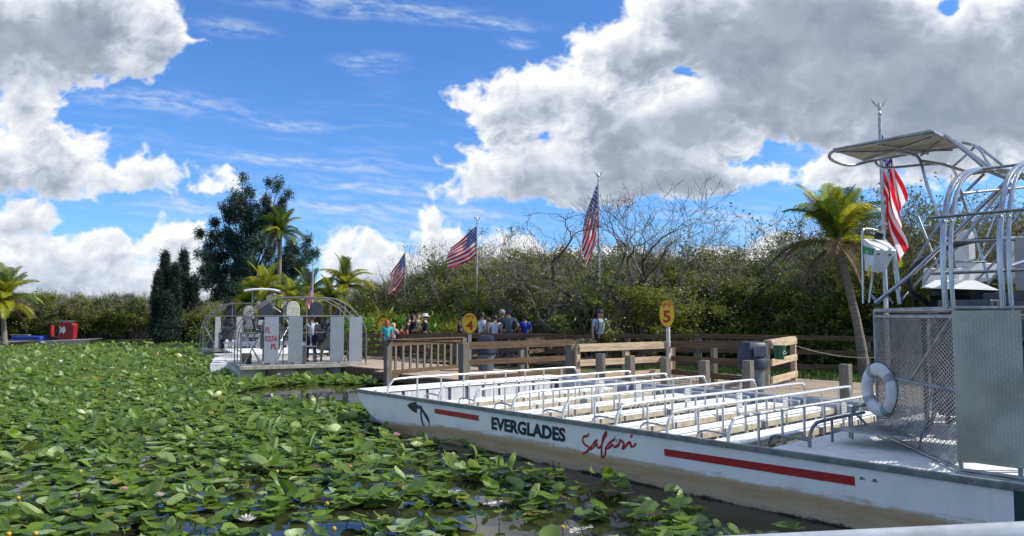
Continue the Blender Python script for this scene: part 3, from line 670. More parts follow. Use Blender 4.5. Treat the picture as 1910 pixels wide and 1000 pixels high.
quadon('yellow_tag', [e2.lerp(f2, .2).lerp(b2, .3), e2.lerp(f2, .55).lerp(b2, .3), e2.lerp(f2, .6) + Vector((0, 0, -.04)), e2.lerp(f2, .2) + Vector((0, 0, -.06))], mat('yellow_plastic', (.75, .45, .03), .5), nn * .015)
link('guard_loop', MB().tube([Z1(270, 662, 8.8), Z1(275, 625, 8.8), (Z1(285, 617, 8.85)), Z1(330, 622, 8.9), Z1(360, 635, 8.95), Z1(375, 668, 8.95)], .011, 7, smooth=3).mesh('g', smooth=True), M_alu, ctrl)
link('spotlight', MB().tube([Z1(345, 665, 8.8), Z1(352, 640, 8.8)], .05, 12), M_rub, ctrl)
link('latch', MB().box(Z1(347, 735, 8.42) - Vector((.012,) * 3), Z1(347, 735, 8.42) + Vector((.012,) * 3)).box(Z1(400, 740, 8.45) - Vector((.012,) * 3), Z1(400, 740, 8.45) + Vector((.012,) * 3)), M_steel, ctrl)
# ---- life ring on the mesh
c0 = Vector((*mid(C[0], C[1], .16), 1.20)); dW = Vector((C[1][0] - C[0][0], C[1][1] - C[0][1], 0)).normalized(); nW = Vector((dW.y, -dW.x, 0))
nW = nW if nW.dot(tost((0, 0, 1)) - c0) > 0 else -nW
wc = st(*c0) + (AX * nW.x + TX * nW.y) * .085
wn = (AX * nW.x + TX * nW.y)
wn = (wn + Vector((.0, -.28, 0))).normalized()
ringm = MB(); Rr, rr = .255, .085; NN = 40
def torus(mb, R_, r_, a0=0, a1=2 * math.pi, n=48, k=14, sq=1.):
    full = abs(a1 - a0 - 2 * math.pi) < 1e-6; cnt = n if full else n + 1; vs_ = []
    for i in range(cnt):
        a = a0 + (a1 - a0) * i / n
        for j in range(k):
            b_ = 2 * math.pi * j / k; x = R_ + r_ * math.cos(b_); vs_.append((x * math.cos(a), x * math.sin(a), r_ * math.sin(b_) * sq))
    fs = [(i * k + j, ((i + 1) % cnt) * k + j, ((i + 1) % cnt) * k + (j + 1) % k, i * k + (j + 1) % k) for i in range(n if full else n) for j in range(k)]
    mb.add(vs_, fs)
torus(ringm, Rr, rr, sq=.75)
ring = thing('life_ring', 'white round life ring with grey bands hung on the mesh cage of the near airboat', 'life ring', wc)
ring.scale = (.92, .92, .92); ring.rotation_euler = wn.to_track_quat('Z', 'Y').to_euler()
link('ring_body', ringm.mesh('ring', smooth=True), mat('ring_white', (.74, .76, .76), .5, col2=(.64, .65, .64), scale=6), ring)
for a in (35, 120, 215, 300):
    mb = MB(); torus(mb, Rr, rr + .006, R(a - 9), R(a + 9), 6, 14, .76); link('band', mb.mesh('band', smooth=True), mat('band_grey', (.40, .43, .46), .6), ring)
link('grab_rope', MB().tube([(math.cos(R(a)) * (Rr + rr + .012 + .012 * math.sin(R(a * 4))), math.sin(R(a)) * (Rr + rr + .012 + .012 * math.sin(R(a * 4))), 0) for a in range(0, 361, 12)], .006, 6), mat('rope_dark', (.08, .09, .12), .8), ring)
# ---- rail in the right foreground
fa, fb = P(1120, 1012, 2.45), P(2150, 962, 2.0)
hr = thing('viewing_rail', 'pale rounded metal handrail crossing the bottom right corner in the foreground', 'handrail', (fa.x, fa.y, 0))
o0 = Vector((fa.x, fa.y, 0)); dn = Vector((0, 0, -.055))
link('top_rail', MB().tube([fa + dn - o0, fb + dn - o0], .055, 20).mesh('t', smooth=True), mat('rail_white', (.62, .64, .66), .35, .3), hr)
for f_ in (.18, .6): pz = fa.lerp(fb, f_) + dn; link('rail_post', MB().tube([(pz - o0), (pz.x - o0.x, pz.y - o0.y, -.1)], .03, 12), M_alu, hr)
# ------------------------------------------------------------------ water lilies
B2O = Vector((-8.97, 24.5, 0)); B2F = Vector((-.45, .893, 0)); B2T = Vector((.893, .45, 0)); B2W = 4.2; B2L = 9.5
B3O = Vector((-15.3, 36.5, 0)); B3F = Vector((-.27, .963, 0)); B3T = Vector((.963, .27, 0))
TEMPL = {}
def templ(n):
    ph = np.linspace(0, 2 * np.pi, n, endpoint=False)
    d = np.abs(((ph - np.pi + np.pi) % (2 * np.pi)) - np.pi); d = np.pi - np.abs(ph - np.pi) if False else np.abs(ph - np.pi)
    r = 1 - .62 * np.exp(-(d / .24) ** 2) + .05 * np.cos(2 * ph)
    return ph, r
def leaf_batch(N, pos, L, yaw, tilt, tdir, cup, wave, fold, n=10, rings=2):
    ph, r = templ(n)
    pts = [np.zeros((1, 2))]
    for k in range(rings):
        f = (k + 1) / rings
        rr = r if k == rings - 1 else (r * .5 + .5 * np.minimum(r, .9))
        pts.append(np.stack([np.cos(ph) * rr * f * .5, np.sin(ph) * rr * f * .36], -1))
    base = np.concatenate(pts); K = len(base)
    rad = np.hypot(base[:, 0] * 2, base[:, 1] / .36)[None]; phi = np.arctan2(base[:, 1], base[:, 0])[None]
    wph = rng.uniform(0, 6.28, (N, 1)); asp = rng.uniform(.82, 1.2, (N, 1))
    jit = 1 + .05 * rng.standard_normal((N, K))
    x = base[None, :, 0] * L[:, None] * jit; y = base[None, :, 1] * L[:, None] * asp * jit
    z = L[:, None] * (cup[:, None] * rad ** 2 * .25 + wave[:, None] * np.sin(2 * phi + wph) * rad ** 2 * .16 + wave[:, None] * .5 * np.sin(5 * phi + wph * 2) * rad ** 3 * .08 + fold[:, None] * np.abs(base[None, :, 1]) * 1.2)
    # folding pulls the sides in
    y = y * (1 - .35 * np.clip(fold[:, None], 0, 1))
    c, s = np.cos(yaw)[:, None], np.sin(yaw)[:, None]; X = x * c - y * s; Y = x * s + y * c
    ct, s_t = np.cos(tdir)[:, None], np.sin(tdir)[:, None]; a = X * ct + Y * s_t; b_ = -X * s_t + Y * ct
    C_, S_ = np.cos(tilt)[:, None], np.sin(tilt)[:, None]; a2 = a * C_ - z * S_; z2 = a * S_ + z * C_
    X = a2 * ct - b_ * s_t; Y = a2 * s_t + b_ * ct
    V = np.stack([X + pos[:, 0:1], Y + pos[:, 1:2], z2 + pos[:, 2:3]], -1)
    tris = []
    for k in range(n): tris.append((0, 1 + k, 1 + (k + 1) % n))
    for q_ in range(rings - 1):
        o = 1 + q_ * n
        for k in range(n):
            k2 = (k + 1) % n; tris += [(o + k, o + n + k, o + n + k2), (o + k, o + n + k2, o + k2)]
    T = np.array(tris, np.int32)
    return V, T, K
open_w = [(-5.6, 20.6, 1.9, 2.5), (-4.0, 20.0, 1.9, 2.7), (-2.8, 19.5, 1.4, 2.6), (-1.0, 7.9, 1.1, .42), (.35, 7.2, .9, .5), (-.45, 9.1, .45, .5), (-2.3, 7.4, .5, .28), (-3.4, 7.8, .4, .2), (2.6, 7.5, .8, .3), (3.6, 7.0, 1.0, .45), (-1.0, 11.3, .35, .5), (-1.6, 13.0, .3, .5), (1.1, 8.2, .4, .3), (-1.3, 10.0, .3, .3), (-3.0, 9.2, .35, .15), (-.2, 6.9, .5, .4)]
def lily_ok(x, y):
    d = np.stack([x - BOW.x, y - BOW.y], -1); s_ = d @ np.array([AX.x, AX.y]); t_ = d @ np.array([TX.x, TX.y])
    prof_s = .25
    ok = ~((s_ > prof_s) & (t_ > -.18 - .25 * (s_ > 5) - .12 * np.clip(s_ - 7, 0, 5)) & (t_ < 6.6))
    ok &= ~((t_ > -1.0) & (t_ < 0) & (s_ > 4.5) & (rng.random(len(x)) < .35))
    ok &= ~((t_ > 4.6) & (s_ > -7) )
    ok &= ~((t_ > 5.6) & (s_ > -9) )
    for O_, F_, T_, w_, l_ in ((B2O, B2F, B2T, B2W, B2L), (B3O, B3F, B3T, 4.2, 9.5)):
        d = np.stack([x - O_.x, y - O_.y], -1); f_ = d @ np.array([F_.x, F_.y]); t2 = d @ np.array([T_.x, T_.y])
        ok &= ~((f_ > -.15) & (f_ < l_) & (t2 > -.1) & (t2 < w_ + .1))
    for cx, cy, rx, ry in open_w:
        q_ = ((x - cx) / rx) ** 2 + ((y - cy) / ry) ** 2; ok &= ~(q_ < rng.uniform(.75, 1.1, len(x)))
    lp = [(a, b_) for a, b_ in shore]
    for i in np.nonzero(ok)[0]:
        if in_poly(x[i], y[i], lp): ok[i] = False
    return ok
def scatter(y0, y1, dens):
    w = lambda y: (-.74 * y - 1.0, min(.72 * y + .5, 8))
    A_ = sum((w(y)[1] - w(y)[0]) for y in np.linspace(y0, y1, 50)) / 50 * (y1 - y0); N = int(A_ * dens)
    y = rng.uniform(y0, y1, N); lo_ = -.74 * y - 1; hi = np.minimum(.72 * y + .5, 8); keep = rng.random(N) < (hi - lo_) / (.74 * y1 + 1 + 8)
    x = lo_ + (hi - lo_) * rng.random(N)
    return x, y
def band(y0, y1, dens, n, rings, lmul=1., patch=True):
    x, y = scatter(y0, y1, dens)
    ok = lily_ok(x, y)
    if patch:                                           # clumps and thin spots
        f = np.sin(x * 1.9 + 1.3 * np.sin(y * .8)) * np.sin(y * 1.3 + 1.1 * np.sin(x * .7 + 2)) ; g2 = np.sin(x * 5.1 + y * 2.3) * np.sin(y * 4.7 - x * 1.7)
        ok &= rng.random(len(x)) < np.clip(np.clip(.52 + (y - 6) * .045, 0, .9) + .34 * f + .24 * g2, .06, 1)
    x, y = x[ok], y[ok]; N = len(x)
    L = np.clip(rng.normal(.225, .055, N), .09, .33) * lmul
    up = rng.random(N) < .055; flat = rng.random(N) < .35
    tilt = np.where(up, R(34) + rng.random(N) * R(42), rng.random(N) ** 1.3 * R(25)); tilt = np.where(flat & ~up, rng.random(N) * R(8), tilt)
    h = WZ + np.where(flat & ~up, rng.uniform(.012, .05, N), rng.uniform(.02, .12, N)) + np.where(up, .36 * L * np.sin(tilt), 0.22 * L * np.sin(tilt))
    tdir = rng.normal(R(250), R(60), N)
    return dict(N=N, pos=np.stack([x, y, h], -1), L=L, yaw=rng.uniform(0, 6.28, N), tilt=tilt, tdir=tdir, cup=rng.normal(.12, .30, N), wave=np.abs(rng.normal(.2, .35, N)),
                fold=np.where(up, rng.uniform(.1, .9, N), np.abs(rng.normal(0, .09, N))), n=n, rings=rings)
def mlily(name, base, back, roll):
    m = bpy.data.materials.new(name); m.use_nodes = True; q = NG(m.node_tree); b = m.node_tree.nodes['Principled BSDF']; t = m.node_tree; o = t.nodes['Material Output']
    isl = q.m('FRACT', q.m('ADD', q.n('ShaderNodeNewGeometry').outputs['Random Per Island'], q.n('ShaderNodeObjectInfo').outputs['Random']))
    r2 = q.m('FRACT', q.m('MULTIPLY', isl, 13.7)); tc = q.n('ShaderNodeNewGeometry').outputs['Position']
    c = q.mix(r2, (base[0] * .45, base[1] * .5, base[2] * .55), (base[0] * 2.0, base[1] * 1.65, base[2] * .9))  # wide tone spread per leaf stands in for glints and dark gaps
    c = q.mix(q.ramp(isl, .16, .08), c, (.30, .38, .17)); c = q.mix(q.ramp(isl, .94, .95), c, (.20, .20, .04)); c = q.mix(q.ramp(isl, .985, .99), c, (.13, .065, .03))  # pale leaves carry highlights in their colour
    c = q.mix(q.m('MULTIPLY', q.ramp(q.noise(tc, 22, 5, .65), .5, .72), .5), c, (.15, .18, .07))
    c = q.mix(q.n('ShaderNodeNewGeometry').outputs['Backfacing'], c, back)
    t.links.new(c, b.inputs['Base Color']); t.links.new(q.ramp(r2, 0, 1, .2, .42, False), b.inputs['Roughness']); b.inputs['Specular IOR Level'].default_value = .5
    bn = q.n('ShaderNodeBump', inp={'Strength': .45, 'Distance': .02, 'Height': q.noise(tc, 26, 4, .6)}); t.links.new(bn.outputs[0], b.inputs['Normal'])
    tr = q.n('ShaderNodeBsdfTranslucent', inp={0: q.mix(.5, c, (.26, .42, .03))}); mx_ = q.n('ShaderNodeMixShader', inp={0: .30, 1: b.outputs[0], 2: tr.outputs[0]}); t.links.new(mx_.outputs[0], o.inputs[0]); return m
M_lily = mlily('lily_leaf_green', (.070, .140, .016), (.33, .41, .16), 0)
lily = thing('water_lily_bed', 'wide green bed of overlapping water lily leaves covering the pond', 'water lilies')
def joined(b):
    V, T, K = leaf_batch(**b); N = b['N']
    return V.reshape(-1, 3), (T[None] + (np.arange(N) * K)[:, None, None]).reshape(-1, 3)
bn_ = band(5.6, 13, 88, 16, 2)
# the nearest ones seen are parts of their own
Yv = bn_['pos'][:, 1]; Xv = bn_['pos'][:, 0]
vis = (Yv > 6.75) & (np.abs(Xv) < .685 * Yv)
order = np.argsort(np.where(vis, Yv, 99)); near = order[:300]; mask = np.ones(bn_['N'], bool); mask[near] = False
sub = lambda b, ix: {k: (v[ix] if isinstance(v, np.ndarray) else v) for k, v in b.items()}
nb = sub(bn_, near); nb['N'] = 300; nb['n'] = 16; nb['rings'] = 3
p0_ = nb['pos'].copy(); nb['pos'] = np.zeros_like(p0_)
V, T, K = leaf_batch(**nb)
for i in range(300):
    link('lily_leaf', tri_mesh('lily_leaf', V[i], T), M_lily, lily, loc=p0_[i])
rest = sub(bn_, mask); rest['N'] = int(mask.sum())
vs_, ts_ = [], []; off = 0
for b in (rest, band(13, 22, 98, 11, 2), band(22, 34, 85, 7, 1, 1.1), band(34, 60, 34, 6, 1, 1.4, False)):
    v_, t_ = joined(b); vs_.append(v_); ts_.append(t_ + off); off += len(v_)
link('lily_leaves', tri_mesh('lily_leaves', np.concatenate(vs_), np.concatenate(ts_)), M_lily, lily, kind='stuff')
print('lily tris', sum(len(t) for t in ts_))
# stems under the raised leaves
mb = MB()
for src in (nb, ):
    for i in range(300):
        x, y, z = p0_[i]
        if z > WZ + .06: mb.tube([(x + random.uniform(-.06, .06), y + random.uniform(-.05, .05), WZ - .03), (x, y, z)], .005, 4, cap=False)
for i in range(0, rest['N']):
    x, y, z = rest['pos'][i]
    if z > WZ + .09 and 6.3 < y < 13: mb.tube([(x + random.uniform(-.06, .06), y + random.uniform(-.05, .05), WZ - .03), (x, y, z)], .005, 3, cap=False)
link('lily_stems', mb, mat('stem_green', (.13, .17, .05), .6), lily, kind='stuff')
# blooms and yellow buds, each where it floats
M_bloom = mat('petal_pale', (.80, .74, .72), .5, trans=.3); M_pink = mat('petal_pink', (.72, .42, .47), .5, trans=.3); M_bud = mat('bud_yellow', (.60, .40, .03), .45)
def bloom(nm, pet, n, r, lab, loc, grp):
    t = thing(nm, lab, 'flower', loc, random.uniform(0, 6), grp)
    for ring_, (k, el, l) in enumerate(((n, .35, r), (n - 2, .8, r * .85), (max(3, n - 4), 1.2, r * .7))):
        for i in range(k):
            a = 2 * math.pi * i / k + ring_ * .4; d = Vector((math.cos(a) * math.cos(el), math.sin(a) * math.cos(el), math.sin(el))); sd = Vector((-math.sin(a), math.cos(a), 0)) * l * .2
            mb = MB().add([(0, 0, 0), d * l * .5 - sd + Vector((0, 0, .004)), d * l, d * l * .5 + sd + Vector((0, 0, .004)), d * l * .5 - Vector((0, 0, .008))], [(0, 1, 4), (1, 2, 4), (2, 3, 4), (3, 0, 4)])
            link('petal', mb, pet, t)
    link('flower_centre', MB().lathe([(.004, 0), (.018, .01), (.016, .03), (.004, .035)], 8), M_bud, t)
    return t
for px, py, s_, pk, lab in [(462, 972, .10, 0, 'large white lily bloom standing up at the bottom, left of the open water'), (298, 925, .07, 0, 'white lily bloom beside a small patch of open water at lower left'), (740, 813, .09, 1, 'pink lily bloom just under the raked bow of the near airboat'), (653, 872, .05, 1, 'small pink bloom among dark leaves left of the bow'),
                       (232, 914, .06, 1, 'pinkish bloom between folded leaves at lower left'), (520, 700, .10, 0, 'white bloom in front of the rudders of the middle airboat'), (845, 848, .05, 0, 'small white bloom near the waterline of the near hull')]:
    bloom('water_lily_flower', M_pink if pk else M_bloom, 9, s_, lab, at(px, py, .10), 'lily flowers open among the leaves')
BUD = {(623, 987): 'yellow bud at the bottom edge beside blue open water, left of centre', (34, 930): 'yellow bud near the left edge, uppermost of the lower left corner cluster', (16, 997): 'yellow bud in the very bottom left corner', (66, 996): 'yellow bud at the bottom edge just right of the corner bud', (150, 880): 'yellow bud among flat leaves at left, above the corner cluster',
       (492, 862): 'small yellow bud left of its close neighbour in mid bed', (517, 880): 'small yellow bud right of its close neighbour in mid bed', (610, 940): 'yellow bud between upright leaves left of the open water', (1247, 905): 'small yellow bud close to the near hull waterline under the red stripe', (1050, 985): 'yellow bud at the bottom edge below the Safari lettering'}
for px, py in [(623, 987), (34, 930), (16, 997), (66, 996), (150, 880), (492, 862), (517, 880), (610, 940), (1247, 905), (1050, 985)]:
    p = at(px, py, .10)
    t = thing('yellow_bud', BUD[(px, py)], 'flower bud', p, 0, 'yellow buds among the lily leaves')
    link('bud', MB().lathe([(.006, -.014), (.019, -.006), (.022, .007), (.016, .02), (.006, .023)], 10).mesh('bud', smooth=True), M_bud, t); link('stem', MB().tube([(0, 0, -.2), (0, 0, -.015)], .005, 5), MATS['stem_green'], t)
# ------------------------------------------------------------------ docks, railings
DZ = .35
ROT = BRZ
def board_between(nm, p, q_, w, h, m, par, o0, label=None):
    """one board; local x runs along the grain"""
    p = Vector(p); q_ = Vector(q_); d = q_ - p; L = d.length
    o = link(nm, MB().box((0, -w / 2, -h / 2), (L, w / 2, h / 2)).mesh(nm, bevel=min(w, h) * .06), m, par)
    o.matrix_local = Matrix.Translation(p - o0) @ d.to_track_quat('X', 'Z').to_matrix().to_4x4()
    if label: o['label'] = label
    return o
def dock(label, s0, s1, t0, t1, z=DZ, seg=4.8, w=.145, along='s', cat='dock', org=None, rot=None):
    o0 = org or st(s0, t0, z); d = thing('dock', label, cat, o0, ROT if rot is None else rot)
    base = MB().box((0, 0, -.035), (.9, w - .012, 0)).mesh('plank', bevel=.004)
    LA, LB = (s1 - s0, t1 - t0) if along == 's' else (t1 - t0, s1 - s0)
    n = int(LB / w); k = 0; meshes = {}
    for i in range(n):
        a = 0.; first = True
        while a < LA - .05:
            l = min(seg if not (first and i % 2) else seg / 2, LA - a); first = False
            key = round(l, 2)
            if key not in meshes: meshes[key] = MB().box((.003, 0, -.035), (l - .003, w - .014, 0)).mesh('plank', bevel=.004)
            o = link('plank', meshes[key], M_plank, d)
            zz = random.uniform(-.004, .004)
            if along == 's': o.location = (a, i * w, zz)
            else: o.location = (i * w + w, a, zz); o.rotation_euler = (0, 0, R(90))
            o.rotation_euler.x = random.uniform(-.01, .01); a += l; k += 1
    fb_ = MB()
    for nm, a, b_ in (('fascia_board', (0, -.04, -.26), (s1 - s0, -.003, -.037)), ('fascia_board', (-.04, -.04, -.26), (-.003, t1 - t0, -.037))):
        link(nm, MB().box(a, b_).mesh(nm, bevel=.004), M_wood, d)
    for ss in np.arange(.3, s1 - s0, 2.2):
        for tt in (.25, t1 - t0 - .25): link('pile', MB().lathe([(.1, -1.5), (.1, -.04)], 10, (ss, tt, 0)), M_post, d)
    return d
dock('long sunlit boardwalk of pale planks beside the near airboat', -2.0, 9.6, 6.15, 12.0)
dock('short plank landing behind the balustrade left of the near airboat', -7.2, -2.05, 4.75, 8.2, along='t')
dock('narrow plank walkway leading to the stern of the middle airboat', -14.5, -7.25, 5.4, 8.2, along='t')
# pilings along the near boat's far side: each its own thing
dock('wide boardwalk of the queue where the visitors stand', 0, 13.5, 0, 5.6, org=Vector((-8.6, 29.4, DZ)), rot=R(-14), w=.155)
pil_s = [(1.25, 1.17, 'first'), (2.13, 1.16, 'second'), (3.12, 1.15, 'third'), (4.1, 1.14, 'fourth'), (5.11, 1.18, 'fifth'), (7.03, 1.2, 'sixth')]
pl = {1.25: 'square grey mooring post at the left end of the row beside the near airboat', 2.13: 'square grey mooring post second from the left beside the near airboat', 3.12: 'square grey mooring post just left of the yellow sign 5 post foot',
      4.1: 'square grey mooring post midway between sign 5 and the dark bin', 5.11: 'square grey mooring post directly in front of the dark domed bin', 7.03: 'square grey mooring post standing alone on the right by the pale boardwalk'}
pm = MB().box((-.085, -.085, -1.2), (.085, .085, 0)).mesh('mooring_post', bevel=.008)
for s_, z_, w_ in pil_s:
    o = link('mooring_post', pm, M_post, None, loc=st(s_, 5.78, z_), rz=ROT + random.uniform(-.06, .06), label=pl[s_], cat='post', group='mooring posts along the near airboat')
def fence(name, label, pts, rails=3, post=.13, step=2.2, m=M_wood, zt=None, cap=False, dz=DZ, rw=.14, both=False, rz0=.25):
    """pts: list of (Vector2, top z); boards between posts, each its own part"""
    o0 = Vector((pts[0][0][0], pts[0][0][1], dz)); f = thing(name, label, 'fence', o0)
    for (a, za), (b_, zb) in zip(pts[:-1], pts[1:]):
        a = Vector((*a, 0)); b_ = Vector((*b_, 0)); L = (b_ - a).length; n = max(1, round(L / step)); d = (b_ - a) / L; nn = Vector((d.y, -d.x, 0)); nn = nn if nn.dot(-a) > 0 else -nn
        for i in range(n + 1):
            p = a.lerp(b_, i / n); zt_ = za + (zb - za) * i / n
            pm_ = link('post', MB().box((-post / 2, -post / 2, -.5), (post / 2, post / 2, zt_ - dz - .03)).mesh('post', bevel=.005), M_post if m is M_wood else m, f, loc=p + Vector((0, 0, dz)) - o0, rz=math.atan2(d.y, d.x))
        for k in range(rails):
            fr_ = 1 - k * (1 - rz0) / max(1, rails - 1)
            p = a + nn * (post / 2 + .022) + Vector((0, 0, dz + (za - dz) * fr_ - .09)); q_ = b_ + nn * (post / 2 + .022) + Vector((0, 0, dz + (zb - dz) * fr_ - .09))
            nseg = max(1, round(L / 3.6))
            for j in range(nseg):
                board_between('rail_board', p.lerp(q_, j / nseg + .002), p.lerp(q_, (j + 1) / nseg - .002), .04, rw, m, f, o0)
        if cap: board_between('cap_board', a + Vector((0, 0, za + .0)), b_ + Vector((0, 0, zb + .0)), .15, .038, m, f, o0)
    return f, o0
S2 = lambda s_, t_: st(s_, t_).to_2d()
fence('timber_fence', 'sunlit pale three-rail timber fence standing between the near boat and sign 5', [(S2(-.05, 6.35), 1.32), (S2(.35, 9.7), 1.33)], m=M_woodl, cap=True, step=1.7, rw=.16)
link('end_post', MB().box((-.11, -.11, -.6), (.11, .11, .98)).mesh('end_post', bevel=.008), M_post, None, loc=st(-.2, 6.3, DZ), rz=ROT, label='thick square post at the left end of the sunlit pale fence', cat='post')
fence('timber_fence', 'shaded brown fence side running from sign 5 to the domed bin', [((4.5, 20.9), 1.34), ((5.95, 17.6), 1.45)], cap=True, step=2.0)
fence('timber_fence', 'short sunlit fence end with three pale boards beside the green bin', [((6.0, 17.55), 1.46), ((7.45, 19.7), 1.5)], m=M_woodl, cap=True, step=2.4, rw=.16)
fence('timber_fence', 'long dark three-rail fence across the grass behind the boardwalk', [((6.3, 25.0), 1.48), ((11.2, 23.4), 1.43), ((18.5, 20.6), 1.40)], step=2.4, dz=.22)
fence('timber_fence', 'dark fence below the bush leading left from the sunlit fence', [((1.9, 26.9), 1.40), ((6.2, 25.1), 1.47)], step=2.2, dz=.22)
fence('timber_fence', 'dark rail fence right of the blue bin behind the bow', [((-1.25, 19.35), 1.35), ((1.75, 21.6), 1.36)], cap=True, step=1.6, dz=DZ, rz0=.18)
fence('timber_fence', 'grey fence along the far side of the walkway in front of the people', [((-9.3, 31.8), 1.30), ((-4.4, 29.8), 1.33), ((-2.1, 27.0), 1.42), ((1.9, 26.8), 1.40)], cap=True, step=1.9, rails=4)
fence('timber_fence', 'ramp handrail slanting up behind the blue bin', [((.5, 25.8), 1.25), ((3.0, 30.0), 1.45)], cap=True, step=2.4, rails=3)
fence('timber_fence', 'slanting ramp rail with pale top left of the end post', [((2.3, 26.5), 1.2), ((5.4, 31.5), 1.5)], cap=True, step=2.6, rails=2, m=M_woodl)
# balustrade with upright balusters
a, za = Vector((-3.62, 21.7, 0)), 1.34; b_ = Vector((-1.62, 24.6, 0)); o0 = Vector((a.x, a.y, DZ))
bal = thing('balustrade', 'brown balustrade with thin upright balusters at the corner of the landing', 'railing', o0)
for e_ in (a, b_): link('post', MB().box((-.09, -.09, -.9), (.09, .09, za - DZ)).mesh('post', bevel=.006), M_post, bal, loc=e_ + Vector((0, 0, DZ)) - o0, rz=ROT)
for zz, w_, h_ in ((za + .015, .16, .04), (za - .10, .045, .14), (DZ + .0, .045, .24)): board_between('rail_board', a + Vector((0, 0, zz)), b_ + Vector((0, 0, zz)), w_, h_, M_wood, bal, o0)
bm_ = MB().box((-.04, -.02, DZ + .12), (.04, .02, za - .15)).mesh('baluster', bevel=.003)
for i in range(1, 11):
    p = a.lerp(b_, i / 11); link('baluster', bm_, M_post, bal, loc=p - Vector((o0.x, o0.y, DZ)), rz=math.atan2(2.9, 2.0))
board_between('rail_board', Vector((-3.62, 21.7, za + .015)), Vector((-1.25, 19.3, 1.36)), .15, .04, M_wood, bal, o0)
link('corner_post', MB().box((-.10, -.10, -.9), (.10, .10, 1.01)).mesh('p', bevel=.006), M_post, None, loc=(-1.25, 19.3, DZ), rz=ROT, label='stout square corner post right of the balustrade and left of the blue bin', cat='post')
# rope
p, q_ = Vector((7.5, 19.75, 1.28)), Vector((9.9, 18.6, 1.10))
link('rope', MB().tube([p.lerp(q_, i / 14) - Vector((0, 0, .75 * (i / 14) * (1 - i / 14))) for i in range(15)], .013, 6), mat('rope_hemp', (.42, .38, .29), .9), None, label='slack rope hanging across the dock opening beside the fence end', cat='rope')
# ---- litter bins with domed tops
def bin_(label, loc, rz, sc=1.):
    t = thing('litter_bin', label, 'bin', loc, rz)
    mbn = mat('bin_navy', (.016, .024, .05), .5, col2=(.012, .018, .04)); mg = mat('bin_grey', (.10, .14, .17), .5)
    link('bin_body', MB().lathe([(.20, 0), (.23, .03), (.265, .62), (.285, .64), (.285, .68), (.26, .69)], 28).mesh('b', smooth=True), mg, t)
    link('bin_collar', MB().lathe([(.292, .52), (.33, .56), (.335, .70), (.31, .76), (.28, .77)], 28).mesh('b', smooth=True), mbn, t)
    mb = MB(); pr = []
    for z, hw, c_ in ((.72, .285, .10), (.76, .27, .1), (1.06, .235, .09), (1.11, .20, .08), (1.13, .12, .05)):
        ring_ = []
        for k in range(24):
            an = 2 * math.pi * k / 24; cx, cy = math.cos(an), math.sin(an); f = 1 / max(abs(cx), abs(cy)); f = 1 + (f - 1) * .72
            ring_.append((cx * hw * f, cy * hw * f, z))
        pr.append(ring_)
    v = [p for r_ in pr for p in r_]; f = [(i * 24 + k, i * 24 + (k + 1) % 24, (i + 1) * 24 + (k + 1) % 24, (i + 1) * 24 + k) for i in range(4) for k in range(24)] + [tuple(range(96, 120))]
    link('dome_lid', mb.add(v, f).mesh('l', smooth=True), mbn, t)
    for a_ in (0, math.pi): fl = link('push_flap', MB().box((-.17, -.012, -.12), (.17, .012, .12)).mesh('f', bevel=.01), mat('bin_flap', (.024, .034, .065), .5), t, loc=(math.sin(a_) * .272, -math.cos(a_) * .272, .92)); fl.rotation_euler = (R(-7), 0, a_)
    for x in (-1, 1): link('lift_handle', MB().tube([(x * .30, -.08, .66), (x * .37, -.06, .67), (x * .37, .06, .67), (x * .30, .08, .66)], .014, 6), mbn, t)
    return t
bin_('dark navy domed litter bin in the corner of the fences on the boardwalk', (5.42, 16.75, DZ), .28)
bin_('blue-grey litter bin behind the rails left of the near boat bow', (-.82, 23.4, DZ), .0).scale = (1.05, 1.05, .98)
t = thing('hanging_pail', 'small green recycling pail hung on the sunlit fence beside the domed bin', 'bucket', (6.22, 17.3, 1.05), .3)
link('pail', MB().lathe([(.10, 0), (.145, .30), (.155, .30), (.155, .325), (.13, .325)], 20).mesh('p', smooth=True), mat('pail_green', (.01, .12, .06), .45), t)
mb = MB()
for k in range(3):
    a_ = k * 2.094 + 1.57; c_ = Vector((math.cos(a_), 0, math.sin(a_))) * .035; d = Vector((-math.sin(a_), 0, math.cos(a_)))
    pp = [c_ - d * .028 - c_.normalized() * .008, c_ + d * .012 - c_.normalized() * .008, c_ + d * .012 - c_.normalized() * .018, c_ + d * .034, c_ + d * .012 + c_.normalized() * .018, c_ + d * .012 + c_.normalized() * .008, c_ - d * .028 + c_.normalized() * .008]
    mb.prism([p_ + Vector((.045, -.128, .16)) for p_ in pp], (0, -.006, 0))
link('recycling_symbol', mb, mat('white_print', (.75, .77, .75), .5), t)
link('bail', MB().tube([(-.15, 0, .3), (-.1, .02, .4), (0, .03, .43), (.1, .02, .4), (.15, 0, .3)], .006, 5, smooth=2), M_alu, t)
